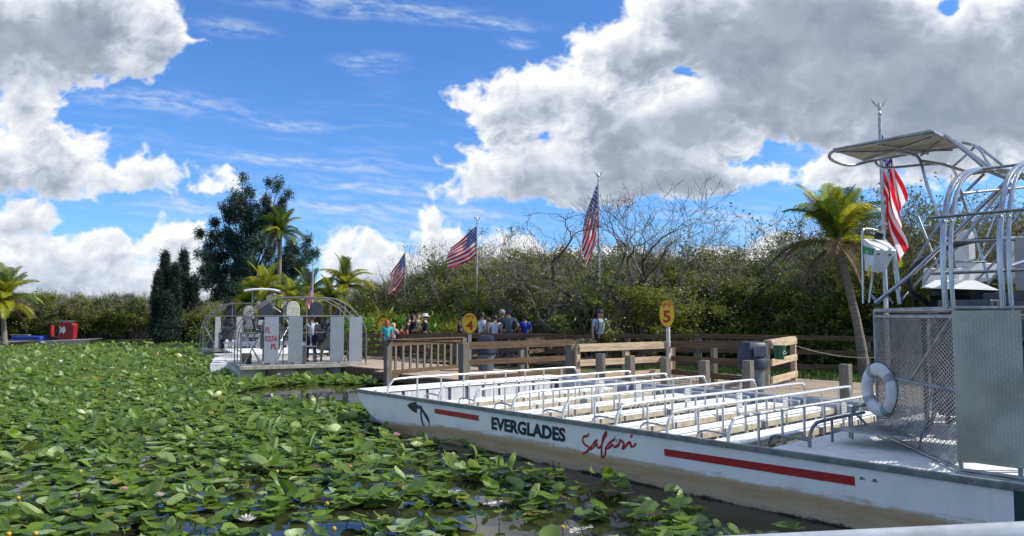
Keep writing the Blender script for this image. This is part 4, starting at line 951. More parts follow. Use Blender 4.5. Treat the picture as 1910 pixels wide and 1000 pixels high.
# ---- gate number signs
M_yel = mat('sign_yellow', (.72, .50, .02), .5, col2=(.66, .43, .02)); M_sred = mat('sign_red', (.45, .015, .02), .5); M_rim = mat('sign_rim', (.05, .035, .02), .6)
def sign(num, px, py, Y, w, h, label, yaw, footz):
    c_ = P(px, py, Y); t = thing('gate_sign', label, 'sign', (c_.x, c_.y, footz), yaw); z0 = c_.z - footz
    def disc(nm, w_, h_, y0, m):
        link(nm, MB().prism([(math.cos(2 * math.pi * i / 40) * w_ / 2, y0, z0 + math.sin(2 * math.pi * i / 40) * h_ / 2) for i in range(40)], (0, .012, 0)), m, t)
    disc('sign_rim', w + .03, h + .03, 0, M_rim); disc('sign_face', w, h, -.008, M_yel)
    me = text_mesh(num, h * .46, .03, None, .004, 'numeral', 'CENTER')
    o = link('numeral', me, M_sred, t); o.matrix_local = Matrix(((1.15, 0, 0, 0), (0, 0, -1, -.012), (0, 1, 0, z0 - h * .34), (0, 0, 0, 1)))
    for k, ch in enumerate('GATE'):
        an = R(90 + 33 - 22 * k); me = text_mesh(ch, h * .13, .02, None, .004, 'letter', 'CENTER')
        r_ = h * .30; o = link('letter', me, M_sred, t); rot = Matrix.Rotation(-(an - R(90)), 4, 'Y')
        o.matrix_local = Matrix.Translation((math.cos(an) * r_ * w / h * 1.05, -.012, z0 + math.sin(an) * r_)) @ rot @ Matrix(((1, 0, 0, 0), (0, 0, -1, 0), (0, 1, 0, 0), (0, 0, 0, 1)))
    link('sign_post', MB().box((-.045, .014, 0), (.045, .08, z0 - h * .1)), mat('post_white', (.55, .55, .53), .6), t)
    return t
sign('5', 1244, 585, 20.6, .47, .74, 'oval yellow GATE 5 sign on a white post above the sunlit fence corner', -.75, .2)
sign('4', 876, 603, 22.2, .46, .60, 'yellow GATE 4 sign with red number above the grey rail', 0., .2)
sign('3', 717, 607, 30.5, .50, .62, 'yellow GATE 3 sign partly hidden behind people on the left walkway', 0., .2)
# ------------------------------------------------------------------ flags on their poles
mf = bpy.data.materials.new('flag_cloth'); mf.use_nodes = True; q = NG(mf.node_tree); b = mf.node_tree.nodes['Principled BSDF']; o = mf.node_tree.nodes['Material Output']
uvn = q.n('ShaderNodeTexCoord').outputs['UV']; fu_, fv_, _ = q.n('ShaderNodeSeparateXYZ', inp={0: uvn}).outputs     # u along the fly, v from bottom
st_ = q.m('MODULO', q.m('FLOOR', q.m('MULTIPLY', fv_, 13.)), 2.0)
c = q.mix(st_, (.70, .015, .03), (.88, .87, .86))
cant = q.m('MULTIPLY', q.m('LESS_THAN', fu_, .40), q.m('GREATER_THAN', fv_, 6 / 13))
su = q.m('MULTIPLY', fu_, 11 / .40 * .5); sv_ = q.m('MULTIPLY', q.m('SUBTRACT', fv_, 6 / 13), 9 / (7 / 13) * .5)
def dots(ou, ov):
    a_ = q.m('SUBTRACT', q.m('FRACT', q.m('ADD', su, ou)), .5); b_ = q.m('SUBTRACT', q.m('FRACT', q.m('ADD', sv_, ov)), .5)
    return q.m('LESS_THAN', q.m('ADD', q.m('MULTIPLY', a_, a_), q.m('MULTIPLY', b_, b_)), .04)
star = q.m('MAXIMUM', dots(0, 0), dots(.5, .5))
c = q.mix(cant, c, q.mix(star, (.03, .04, .27), (.78, .78, .80)))
mf.node_tree.links.new(c, b.inputs['Base Color']); b.inputs['Roughness'].default_value = .75
tr = q.n('ShaderNodeBsdfTranslucent', inp={0: c}); mf.node_tree.links.new(q.n('ShaderNodeMixShader', inp={0: .5, 1: b.outputs[0], 2: tr.outputs[0]}).outputs[0], o.inputs[0])
def flag_mesh(Hh, Ww, th, az, seed, spread=0.):
    """hoist Hh down the pole, fly Ww hanging at th below level, folds across it"""
    nu, nv = 44, 26; r_ = random.Random(seed); ph = [r_.uniform(0, 6) for _ in range(6)]
    d = Vector((math.cos(az), math.sin(az), 0)); pz = Vector((-math.sin(az), math.cos(az), 0)); me = bpy.data.meshes.new('flag'); v = []; uv = []
    for i in range(nu + 1):
        for j in range(nv + 1):
            a_ = i / nu; b_ = j / nv; t_ = th * (1 - .25 * math.exp(-a_ * 5)) - spread * b_ * a_
            g_ = a_ * Ww
            p = Vector((0, 0, -b_ * Hh)) + d * (g_ * math.cos(t_)) + Vector((0, 0, -g_ * math.sin(t_)))
            fold = min(1, a_ * 4) * (.10 * math.sin(b_ * 9 + a_ * 3 + ph[0]) + .06 * math.sin(b_ * 17 - a_ * 5 + ph[1]) + .05 * math.sin(a_ * 9 + ph[2]))
            side_ = min(1, a_ * 3) * (.05 * math.sin(b_ * 7 + ph[3]) + .04 * math.sin(a_ * 6 + b_ * 4 + ph[4]))
            p += pz * fold + d * (side_ - min(1, a_ * 3) * b_ * Hh * .10 * math.sin(t_))
            v.append(p); uv.append((a_, 1 - b_))
    f = [(i * (nv + 1) + j, (i + 1) * (nv + 1) + j, (i + 1) * (nv + 1) + j + 1, i * (nv + 1) + j + 1) for i in range(nu) for j in range(nv)]
    me.from_pydata([tuple(x) for x in v], [], f); L_ = me.uv_layers.new(name='UVMap')
    for l in me.loops: L_.data[l.index].uv = uv[l.vertex_index]
    me.polygons.foreach_set('use_smooth', [True] * len(me.polygons)); return me
def eagle(par, z, m):
    mb = MB(); mb.lathe([(.012, 0), (.03, .03), (.045, .07), (.03, .11), (.012, .14)], 12, (0, 0, z))
    link('finial_ball', mb.mesh('b', smooth=True), m, par)
    mb = MB().lathe([(.015, .14), (.04, .18), (.045, .24), (.03, .29), (.02, .31), (.026, .34), (.008, .37)], 10, (0, 0, z))
    for sg in (-1, 1): mb.add([(0, 0, z + .28), (sg * .10, .01, z + .33), (sg * .20, .02, z + .46), (sg * .13, .02, z + .30), (sg * .05, 0, z + .2), (0, .02, z + .26)], [(0, 1, 2, 3, 4, 5), (5, 4, 3, 2, 1, 0)])
    link('eagle', mb, m, par)
M_pole = mat('pole_silver', (.60, .61, .63), .4, .4)
def flagpole(px, ytop, Y, basez, Hh, Ww, th, az, seed, lp, lf, spread=0., drop=.12):
    top = P(px, ytop, Y); Lp = top.z - .36 - basez
    t = thing('flagpole', lp, 'flagpole', (top.x, top.y, basez), 0, 'flagpoles along the dock')
    link('pole', MB().tube([(0, 0, -.2), (0, 0, Lp * .5), (0, 0, Lp)], [.055, .047, .032], 12).mesh('p', smooth=True), M_pole, t)
    eagle(t, Lp, mat('finial_silver', (.55, .55, .56), .35, .7))
    link('halyard', MB().tube([(-.06, -.02, .9), (-.045, -.02, Lp * .5), (-.035, -.01, Lp)], .005, 4), mat('rope_pale', (.6, .6, .58), .8), t)
    f = link('flag', flag_mesh(Hh, Ww, th, az, seed, spread), mf, None, loc=(top.x - .045, top.y, basez + Lp - drop), label=lf, cat='flag', group='flags hanging from the dock flagpoles')
flagpole(1640, 190, 17.6, .2, 1.6, 2.05, R(73), R(6), 3, 'tall silver flagpole topped by an eagle, behind the airboat canopy', 'largest US flag hanging limp behind the airboat canopy, white and red stripes nearly upright', drop=.02)
flagpole(1116, 322, 30.2, .2, 1.75, 2.0, R(70), R(182), 5, 'silver flagpole with eagle in front of the bare twisted trees', 'US flag hanging in a narrow twist before the bare trees in the middle')
flagpole(890, 405, 38, .2, 1.5, 1.75, R(40), R(188), 8, 'silver flagpole rising behind the yellow GATE 4 sign', 'US flag blown out to the left on the pole behind the GATE 4 sign', .3)
flagpole(756, 458, 46, .2, 1.55, 1.6, R(58), R(190), 11, 'slim flagpole behind the group with the white hat', 'US flag drooping to the left, second smallest, above the people on the walkway', .2)
flagpole(584, 490, 43, .2, 1.2, 1.55, R(82), R(190), 14, 'most distant flagpole, its top showing behind the middle airboat', 'smallest US flag hanging limp behind the middle airboat cage')

# ------------------------------------------------------------------ other airboats (local: x across the stern, y forward, z up)
M_rud = mat('rudder_sheet', (.36, .40, .44), .38, .4, col2=(.31, .34, .37), scale=2)
M_tube = mat('cage_tube_grey', (.30, .285, .26), .45, .6)
def far_boat(label, O_, F_, T_, reg, rud=(.72, 1.5, 2.9, 3.55), Wd=4.2, yaws=(0, 0, 0, 0), canopy=None):
    rz = math.atan2(T_.y, T_.x); t = thing('tour_airboat', label, 'airboat', O_, rz)
    mb = MB(); L = 9.5
    mb.add([(0, 0, -.3), (Wd, 0, -.3), (Wd, 0, .40), (0, 0, .40), (0, L - 1.4, -.3), (Wd, L - 1.4, -.3), (Wd, L, .40), (0, L, .40)], [(0, 1, 2, 3), (0, 3, 7, 4), (1, 5, 6, 2), (4, 7, 6, 5), (0, 4, 5, 1), (3, 2, 6, 7)])
    link('hull', mb, mat('far_hull_white', (.66, .67, .66), .5, col2=(.42, .38, .30), scale=1.5), t)
    link('stern_platform', MB().box((-.02, -.35, .30), (Wd + .02, 2.6, .42)).mesh('s', bevel=.01), mat('deck_dirty', (.40, .37, .33), .7, col2=(.25, .23, .2), scale=4), t)
    for x in (.9, 1.9, 2.9, 3.7): link('platform_bracket', MB().box((x - .06, -.33, .02), (x + .06, 0, .30)), M_rub, t)
    # arch at the stern and one forward
    def arch(y, w0=.02, top=2.68):
        a = [(w0, .42), (w0, 1.3), (w0 + .1, 1.75), (w0 + .42, 2.22), (w0 + .85, 2.52), (w0 + 1.35, top)]
        pts = [(x, y, z) for x, z in a] + [(Wd - x, y, z) for x, z in reversed(a)]
        return MB().tube(pts, .021, 7, smooth=3).mesh('arch', smooth=True)
    for y in (-.25, -.17, .75, 1.6): link('cage_arch', arch(y), M_tube, t)
    for x, z in ((.02, .9), (.02, 1.5), (.44, 2.22), (1.37, 2.68), (Wd - 1.37, 2.68), (Wd - .44, 2.22), (Wd - .02, 1.5), (Wd - .02, .9)): link('cage_rail', MB().tube([(x, -.25, z), (x, 1.6, z)], .018, 6), M_tube, t)
    link('cross_bar', MB().tube([(.2, -.22, 2.05), (Wd - .2, -.22, 2.05)], .022, 7), M_tube, t); link('cross_bar', MB().tube([(.02, -.22, 1.5), (Wd - .02, -.22, 1.5)], .014, 6), M_tube, t)
    for x in (rud[1] - .15, (Wd) / 2, rud[2] + .35): link('upright_tube', MB().tube([(x, -.2, .42), (x, -.2, 2.68)], .02, 6), M_tube, t)
    for x0, x1 in ((.1, .75), (Wd - .1, Wd - .6)): link('brace_tube', MB().tube([(x0, .7, 1.5), (x1, .0, .45)], .018, 6), M_alu, t)
    # rudders
    for k, x in enumerate(rud):
        rb = link('rudder', MB().box((-.23, -.012, .50), (.23, .012, 2.02)).mesh('r', bevel=.006), M_rud, t, loc=(x + .22, -.34, 0), rz=R(yaws[k]))
        if reg and k == 0:
            for s_, dx, dz in (('FL', -.19, 1.50), ('0256', -.20, 1.22), ('PL', .0, .95)):
                me = text_mesh(s_, .19, .02, {'FL': .16, '0256': .40, 'PL': .20}[s_], .002, 'registration_letters'); o = link('registration_letters', me, mat('reg_red', (.30, .02, .04), .5), rb)
                o.matrix_local = Matrix(((1, 0, 0, dx), (0, 0, -1, -.016), (0, 1, 0, dz), (0, 0, 0, 1)))
    for k, (x0, z0, x1, z1, y) in enumerate(((.15, .45, .7, 1.5, .2), (.7, .45, .2, 1.5, .4), (1.25, .45, 1.6, 1.4, .5), (2.55, .45, 2.3, 1.5, .3), (3.5, .45, 4.0, 1.5, .2), (4.05, .5, 3.6, 1.4, .5), (1.0, 2.0, .5, 1.2, 1.2), (3.3, 2.0, 3.8, 1.2, 1.2), (2.1, .45, 2.1, 2.05, .6), (1.95, 1.0, 2.6, 1.0, .6))): link('strut', MB().tube([(x0, y, z0), (x1, y, z1)], .02, 5), M_alu if k % 2 else M_tube, t)
    for x, w_, z_, h_, y_ in ((.35, .3, .43, .35, .9), (2.3, .35, .43, .5, 1.5), (3.95, .12, .43, .8, 1.0), (.95, .2, .43, .5, .3), (2.75, .18, 1.2, .4, .5)): link('gear_case', MB().box((x - w_ / 2, y_, z_), (x + w_ / 2, y_ + .3, z_ + h_)).mesh('g', bevel=.02), M_rub if w_ < .25 else M_steel, t)
    # engines, propellers, seats
    for cx in (1.15, 3.05):
        mb = MB(); mb.box((cx - .28, .9, .9), (cx + .28, 1.7, 1.55)); mb.tube([(cx, .6, 1.4), (cx, .9, 1.4)], .12, 10); mb.box((cx - .38, 1.0, 1.45), (cx - .2, 1.6, 1.75)); mb.box((cx + .2, 1.0, 1.45), (cx + .38, 1.6, 1.75)); mb.tube([(cx, 1.2, 1.55), (cx, 1.2, 1.9)], .17, 12)
        for k in range(3): mb.tube([(cx - .3, 1.05 + k * .2, 1.5), (cx - .52, 1.05 + k * .2, 1.6), (cx - .58, 1.05 + k * .2, 1.95)], .035, 6)
        mb.tube([(cx - .2, .9, .45), (cx - .1, 1.0, .95)], .04, 6); mb.tube([(cx + .2, .9, .45), (cx + .1, 1.0, .95)], .04, 6)
        link('engine', mb, M_steel, t)
        mb = MB()
        for k in range(2):
            a_ = 1.2 + k * math.pi; d = Vector((math.cos(a_), 0, math.sin(a_))); sd = Vector((-math.sin(a_) * .07, .05, math.cos(a_) * .07)); o_ = Vector((cx, .6, 1.45))
            mb.add([o_ + d * .05 - sd * .5, o_ + d * .05 + sd * .5, o_ + d * .5 + sd, o_ + d * .86 + sd * .6, o_ + d * .86 - sd * .4, o_ + d * .5 - sd], [(0, 1, 2, 5), (5, 2, 3, 4)])
        link('propeller', mb, mat('prop_dark', (.05, .05, .055), .4), t)
    mb = MB()
    for dx in (-.22, .22): mb.tube([(1.3 + dx, 2.4, .42), (1.3 + dx, 2.4, 1.6)], .025, 6)
    link('seat_stand', mb, M_tube, t)
    def seat(x, y, z, m, nm='driver_seat'):
        mb = MB(); pr = [(-.24, 0), (-.25, .35), (-.19, .52), (-.08, .60), (.08, .60), (.19, .52), (.25, .35), (.24, 0)]
        mb.prism([(x + a_, y, z + c_) for a_, c_ in pr], (0, .12, 0)); mb.box((x - .25, y + .1, z - .08), (x + .25, y + .6, z + .04)); link(nm, mb.mesh('s', bevel=.02), m, t)
        link('seat_post', MB().tube([(x, y + .3, .42), (x, y + .3, z - .05)], .05, 8), M_steel, t)
    seat(2.05, 2.0, 2.0, mat('seat_cream', (.55, .55, .47), .6)); seat(2.95, 2.2, 2.0, mat('seat_dark', (.03, .04, .06), .6)); seat(1.15, 2.3, 2.0, MATS['seat_dark'])
    link('dry_box', MB().box((1.75, .1, .43), (2.15, .5, .95)).mesh('d', bevel=.01), mat('box_grey', (.33, .34, .34), .6), t); link('dry_box', MB().box((1.95, 1.8, 1.4), (2.3, 2.1, 2.0)).mesh('d', bevel=.01), MATS['box_grey'], t)
    for k in range(6):
        y = 3.4 + k * .9; be = link('bench_seat', MB().box((.3, y, .62), (Wd - .3, y + .38, .65)), M_deck, t)
        link('hand_rail', MB().tube([(.3, y - .1, .42), (.32, y - .1, .85), (.5, y - .1, .95), (Wd - .5, y - .1, .95), (Wd - .32, y - .1, .85), (Wd - .3, y - .1, .42)], .018, 6, smooth=2), M_alu, t)
    if canopy:
        x, y, z = canopy; mb = MB(); w_, d_ = .9, .6; N_ = 9; v = []
        for i in range(N_):
            for j in range(N_):
                a_, b_ = i / (N_ - 1) * 2 - 1, j / (N_ - 1) * 2 - 1; v.append((x + a_ * w_, y + b_ * d_, z - .10 * (abs(a_) ** 3) - .06 * abs(b_) ** 3))
        f = [(i * N_ + j, (i + 1) * N_ + j, (i + 1) * N_ + j + 1, i * N_ + j + 1) for i in range(N_ - 1) for j in range(N_ - 1)]
        o_ = len(v); v2 = v + [(a_, b_, c_ - .035) for a_, b_, c_ in v]; f2 = f + [tuple(reversed([k + o_ for k in ff])) for ff in f]
        for k in range(N_ - 1):
            for a_, b_ in ((k * N_, (k + 1) * N_), ((k + 1) * N_ + N_ - 1, k * N_ + N_ - 1), (k + 1, k), ((N_ - 1) * N_ + k, (N_ - 1) * N_ + k + 1)): f2.append((a_, b_, b_ + o_, a_ + o_))
        link('canopy', MB().add(v2, f2).mesh('c', smooth=True), mat('canopy_white', (.80, .81, .80), .5), t)
        for dx in (-.5, .45): link('canopy_post', MB().tube([(x + dx, y, .42), (x + dx, y, z - .03)], .022, 6), M_alu, t)
    return t

far_boat('white airboat seen from behind with four upright rudders, the left one lettered FL 0256 PL', B2O, B2F, B2T, True, yaws=(0, -8, -6, 2))
far_boat('airboat moored behind the lettered one, with white sun canopy and narrow rudders', B3O, B3F, B3T, False, rud=(.6, 1.6, 2.6, 3.4), yaws=(62, 55, 58, 60), canopy=(2.7, 2.6, 3.55))
# small skiff between them
sk = thing('skiff', 'small white skiff lying between the two cages of the far airboats', 'boat', (-10.9, 28.4, 0), 1.9)
mb = MB(); pr = [(-1.5, .0, .0), (-1.45, .0, .35), (1.1, .0, .38), (1.55, 0, .42), (1.2, .0, .12), (.9, 0, 0)]
mb.prism([(x, -.5, z) for x, y, z in pr], (0, 1.0, 0)); link('hull', mb.mesh('h', bevel=.02), mat('skiff_white', (.72, .73, .73), .5), sk)
link('thwart', MB().box((-.3, -.48, .40), (.0, .48, .44)), M_deck, sk)
# far left: blue open boat, red-shrouded airboat, pale railed boat
def simple_hull(L, Wd, H_, rk):
    return MB().add([(-L / 2, -Wd / 2, -.2), (L / 2 - rk, -Wd / 2, -.2), (L / 2 - rk, Wd / 2, -.2), (-L / 2, Wd / 2, -.2), (-L / 2, -Wd / 2, H_), (L / 2, -Wd / 2, H_ + .12), (L / 2, Wd / 2, H_ + .12), (-L / 2, Wd / 2, H_)],
                    [(0, 3, 2, 1), (4, 5, 6, 7), (0, 1, 5, 4), (1, 2, 6, 5), (2, 3, 7, 6), (3, 0, 4, 7)])
t = thing('blue_airboat', 'blue flat boat with pale rub rail under the yellow palm at the far left', 'boat', (-34.2, 52.8, 0), R(178))
link('hull', simple_hull(2.4, 1.2, .28, .6).mesh('h', bevel=.02), mat('far_hull_grey', (.35, .33, .33), .6), t); link('blue_side', MB().box((-1.1, -.62, .30), (1.0, .62, .66)).mesh('h', bevel=.05), mat('boat_blue', (.02, .06, .38), .4), t)
link('rub_rail', MB().box((-1.0, .62, .32), (1.0, .66, .36)), mat('rub_pale', (.5, .5, .55), .5), t); link('boarding_plank', MB().box((.2, -.3, .70), (1.6, .0, .74)), mat('plank_pale', (.45, .42, .38), .7), t)
t = thing('red_airboat', 'airboat with red round engine shroud and white marking at far left', 'airboat', (-31.6, 53.4, 0), R(5))
link('hull', simple_hull(3.4, 1.9, .32, .7).mesh('h', bevel=.02), MATS['far_hull_grey'], t)
link('engine_shroud', MB().prism([(x, -.9, z) for x, z in ((-.55, .42), (.42, .42), (.5, .6), (.52, 1.4), (.35, 1.62), (-.3, 1.66), (-.5, 1.5), (-.58, .9))], (0, .55, 0)).mesh('s', bevel=.03), mat('shroud_red', (.30, .012, .018), .4), t)
link('shroud_marking', MB().prism([(-.45 + x * .4, -.915, .8 + z * .55) for x, z in ((0, 0), (.35, .3), (.7, 0), (1, .5), (.7, 1.), (.35, .7), (0, 1), (.1, .5))], (0, .01, 0)), mat('marking_white', (.7, .7, .72), .5), t)
link('shroud_cap', MB().box((-.8, -.85, 1.68), (.5, -.4, 1.74)), M_alu, t); link('rudder_pair', MB().box((-1.35, -.4, .5), (-1.3, .1, 1.4)), mat('rudder_red', (.35, .02, .02), .5), t)
link('seat', MB().box((-1.5, -.3, .5), (-1.1, .3, .6)).box((-1.5, -.3, .6), (-1.42, .3, 1.1)), M_rub, t)
t = thing('railed_boat', 'low pale boat with ladder rails entering the frame at far left', 'boat', (-35.6, 50.0, 0), R(3))
link('hull', simple_hull(5, 2, .25, .8).mesh('h', bevel=.02), mat('hull_mauve', (.33, .28, .31), .6), t)
link('top_rail', MB().tube([(-2.5, -.95, .70), (1.5, -.95, .70), (1.9, -.95, .62)], .03, 6), mat('rail_pinkish', (.70, .62, .64), .5), t)
for k in range(12): link('rail_post', MB().tube([(-2.4 + k * .34, -.95, .28), (-2.4 + k * .34, -.95, .68)], .025, 6), MATS['rail_pinkish'], t)
for k in (0, 1): link('ladder_leg', MB().tube([(1.5 + k * .35, -.95, .62), (1.75 + k * .4, -1.0, -.1)], .035, 6), MATS['rail_pinkish'], t)
# ------------------------------------------------------------------ vegetation
def mleaf(name, c1, c2, tr=.25, rough=.5, isl=.35):
    return mat(name, c1, rough, col2=c2, scale=.9, island=isl, trans=tr, spec=.35)
ML = [mleaf('leaf_olive', (.20, .235, .038), (.13, .165, .03), .35), mleaf('leaf_dark', (.13, .175, .035), (.085, .12, .028), .3), mleaf('leaf_grey_olive', (.21, .205, .075), (.15, .15, .055), .35), mleaf('leaf_yellow_green', (.25, .27, .034), (.16, .19, .028), .4)]
M_twig = mat('grey_twig', (.30, .27, .23), .85, col2=(.17, .15, .125), scale=3); M_bark = mat('bark', (.11, .09, .07), .9, col2=(.06, .05, .04), scale=5, bump=.6, bscale=20)
def leafcloud(centers, sds, per, size, asp=.5, droop=0., r=rng, up=.3):
    N = len(centers) * per; c = np.repeat(centers, per, 0); sd = np.repeat(sds, per, 0)
    p = c + r.standard_normal((N, 3)) * sd
    a = r.standard_normal((N, 3)); a[:, 2] = a[:, 2] * .6 - droop; a /= np.linalg.norm(a, axis=1)[:, None]
    nrm = r.standard_normal((N, 3)); nrm[:, 2] += up; b = np.cross(a, nrm); b /= np.linalg.norm(b, axis=1)[:, None]
    L = size * r.uniform(.6, 1.35, (N, 1)); w = L * asp
    return np.stack([p, p + a * L * .5 + b * w * .5, p + a * L, p + a * L * .5 - b * w * .5], 1)
def shrub_variant(seed, H_=5., Rr_=2.3, ncl=120, per=115, size=.125, twigs=46, bare=0.):
    r = np.random.default_rng(seed); cs = []; sd = []
    lumps = [(r.uniform(-1, 1) * Rr_ * .62, r.uniform(-1, 1) * Rr_ * .62, H_ * r.uniform(.45, .86), r.uniform(.7, 1.25)) for _ in range(7)] + [(0, 0, H_ * .5, 1.4)]
    while len(cs) < ncl:
        if r.random() < .7:
            lx, ly, lz, lr = lumps[r.integers(len(lumps))]; v = r.standard_normal(3); v /= np.linalg.norm(v); q_ = lr * r.uniform(.55, 1.0); p = np.array([lx + v[0] * q_, ly + v[1] * q_, lz + v[2] * q_ * .85])
        else: p = np.array([r.uniform(-1, 1) * Rr_, r.uniform(-1, 1) * Rr_, r.uniform(.15, .7) * H_])
        if p[2] < .2 or p[2] > H_ * 1.04: continue
        cs.append(p); sd.append([r.uniform(.10, .25)] * 3)
    V = leafcloud(np.array(cs), np.array(sd), per, size, r=r)
    V[..., 2] = np.maximum(V[..., 2], .03)
    lm = quads_mesh('foliage', V)
    mb = MB()
    for i in range(twigs):
        a = r.uniform(0, 6.28); rr_ = r.uniform(.3, 1) * Rr_; top = H_ * r.uniform(.55, 1.12); x0, y0 = r.uniform(-.4, .4, 2)
        p1 = Vector((x0, y0, 0)); p3 = Vector((math.cos(a) * rr_, math.sin(a) * rr_, top)); p2 = p1.lerp(p3, .5) + Vector((r.uniform(-.4, .4), r.uniform(-.4, .4), r.uniform(-.1, .6)))
        mb.tube([p1, p1.lerp(p2, .5) + Vector(r.uniform(-.15, .15, 3)), p2, p2.lerp(p3, .5) + Vector(r.uniform(-.15, .15, 3)), p3], [.035, .028, .02, .012, .004], 3, cap=False)
        for k in range(5):
            f_ = r.uniform(.4, .95); s0 = p2.lerp(p3, f_); mb.tube([s0, s0 + Vector(r.uniform(-.25, .25, 3)) + Vector((0, 0, .18)), s0 + Vector(r.uniform(-.5, .5, 3)) + Vector((0, 0, .42))], [.01, .007, .003], 3, cap=False)
    return lm, mb.mesh('branches')
SV = [shrub_variant(20 + k, 5., 2.3 + .1 * k, 120 + 12 * (k % 3), 110) for k in range(5)]
def shrub(x, y, h, k, m, label, group, name='shrub', cat='bush', base=.15, wide=1.):
    t = thing(name, label, cat, (x, y, base), random.uniform(0, 6.28), group); s_ = h / 5.; t.scale = (s_ * wide, s_ * wide, s_)
    link('foliage', SV[k][0], m, t); link('branches', SV[k][1], M_twig, t); return t
# (px, distance, px height of the top, leaf kind)
rows_ = [(1950, 23.5, 372, 0), (1870, 24.5, 395, 2), (1790, 25.5, 402, 0), (1710, 26.5, 405, 3), (1650, 28, 415, 2), (1585, 28, 440, 1), (1520, 29.5, 450, 0), (1460, 30.5, 465, 2), (1395, 31.5, 470, 1), (1330, 31.5, 458, 0), (1265, 31.8, 452, 3), (1200, 32, 455, 0), (1140, 32.5, 462, 1), (1080, 33, 458, 0), (1020, 34, 462, 2),
        (965, 36, 470, 0), (915, 38, 478, 3), (865, 40, 476, 0), (820, 43, 488, 2), (775, 45, 500, 0), (735, 47, 510, 3), (695, 48, 520, 1), (655, 50, 540, 0), (615, 52, 548, 3), (575, 54, 550, 0), (535, 55, 552, 1), (495, 56, 556, 0), (455, 56, 560, 2), (415, 57, 556, 0), (378, 57, 560, 3)]
LBL = {0: 'olive green mangrove bush in the dense thicket behind the docks', 1: 'dark green mangrove bush in the dense thicket behind the docks', 2: 'grey-olive twiggy bush in the dense thicket behind the docks', 3: 'yellow-green leafy bush in the dense thicket behind the docks'}
GRP = {0: 'olive bushes of the thicket', 1: 'dark bushes of the thicket', 2: 'grey-olive bushes of the thicket', 3: 'yellow-green bushes of the thicket'}
LMK = [(420, 'above the left cage of the canopy boat'), (470, 'at the foot of the dark pine'), (540, 'behind the tall palm'), (600, 'behind the smallest flag'), (660, 'behind the arching palms'), (715, 'above the middle airboat right edge'), (760, 'behind the left flag over the walkway'), (810, 'behind the white hat group'), (870, 'left of the blown-out flag'), (920, 'behind the GATE 4 flagpole'), (975, 'above the queue of visitors'), (1030, 'left of the twisted bare tree'), (1090, 'under the twisted bare tree'), (1150, 'behind the middle flag'), (1220, 'behind the tall bare tree'), (1290, 'behind the GATE 5 sign'), (1350, 'right of the GATE 5 sign'), (1420, 'above the domed bin'), (1490, 'above the green pail'), (1550, 'left of the coconut palm'), (1610, 'behind the coconut palm'), (1680, 'behind the control box'), (1750, 'under the airboat canopy'), (1830, 'behind the cage hoops'), (2200, 'at the right edge behind the cage')]
KW = {0: 'olive green', 1: 'dark green', 2: 'grey-olive twiggy', 3: 'yellow-green'}
i_ = 0
for row, (dy, sh, dp) in enumerate(((0, 0, 0), (3.2, 30, 4), (7, -20, 10))):
    for px, Y, yt, k in rows_:
        Yr = Y + dy; px_ = px + sh + random.uniform(-14, 14); yt_ = yt + random.uniform(-10, 26) * (1 if row else 1.2) + dp * 0
        h = CAMH + (590 - yt_) / FPX * Yr - .15
        if row == 0: h *= .86
        kk = (k + (row * 2 + i_) % 3 * (i_ % 2)) % 4 if row else k
        c_ = P(px_, 590, Yr); lm_ = next(n_ for x_, n_ in LMK if px_ < x_); lab = KW[kk] + (' bush fronting the thicket ', ' bush in the middle thicket ', ' bush in the rear thicket ')[row] + lm_
        shrub(c_.x, Yr, h, i_ % 5, ML[kk], lab, 'bushes of the thicket', wide=1.12 if Yr < 40 else 1.3); i_ += 1
for row in range(2):
    for k in range(14):
        px = -30 + k * 24 + row * 12; Y = 60 + row * 5 + random.uniform(-1, 1); h = CAMH + (590 - random.uniform(548, 566)) / FPX * Y; c_ = P(px, 590, Y); kk = [0, 2, 3, 1][(k + row) % 4]
        shrub(c_.x, Y, h, k % 5, ML[kk], ['olive', 'dark green', 'grey-olive', 'yellow-green'][kk] + [' low bush on the far bank ', ' rear bush on the far bank '][row] + (['behind the yellow palm', 'above the blue boat', 'above the red shroud', 'just right of the red shroud', 'left of mid far bank', 'in mid far bank', 'left of the cypress group', 'behind the cypress group'][min(7, max(0, int((px + 30) / 42)))]), 'far bank ' + ['olive', 'dark', 'grey-olive', 'yellow-green'][kk] + ' bushes', wide=1.5)
shrub(P(1118, 590, 29.2).x, 29.2, CAMH + (590 - 512) / FPX * 29.2 - .15, 2, ML[0], 'low olive bush hiding the foot of the middle flagpole', 'bushes of the thicket', wide=1.5)
shrub(P(1190, 590, 29.0).x, 29.0, CAMH + (590 - 520) / FPX * 29.0 - .15, 4, ML[3], 'low yellow-green bush left of the GATE 5 sign', 'bushes of the thicket', wide=1.5)
# low dark skirt of the thicket, sedges and ground plants: nobody could count it
bx = []
for px in np.arange(360, 1960, 3.5):
    Y = np.interp(px, [360, 700, 1000, 1300, 1600, 1960], [54, 45.5, 31.5, 29.8, 26.3, 22.]) + rng.uniform(-.4, 1.2); c_ = P(px, 590, Y); bx.append((c_.x, Y, rng.uniform(.3, 1.5)))
bx = np.array(bx); link('understory', quads_mesh('understory', leafcloud(bx, np.tile([.3, .4, .28], (len(bx), 1)), 60, .15)), ML[1], kind='stuff')
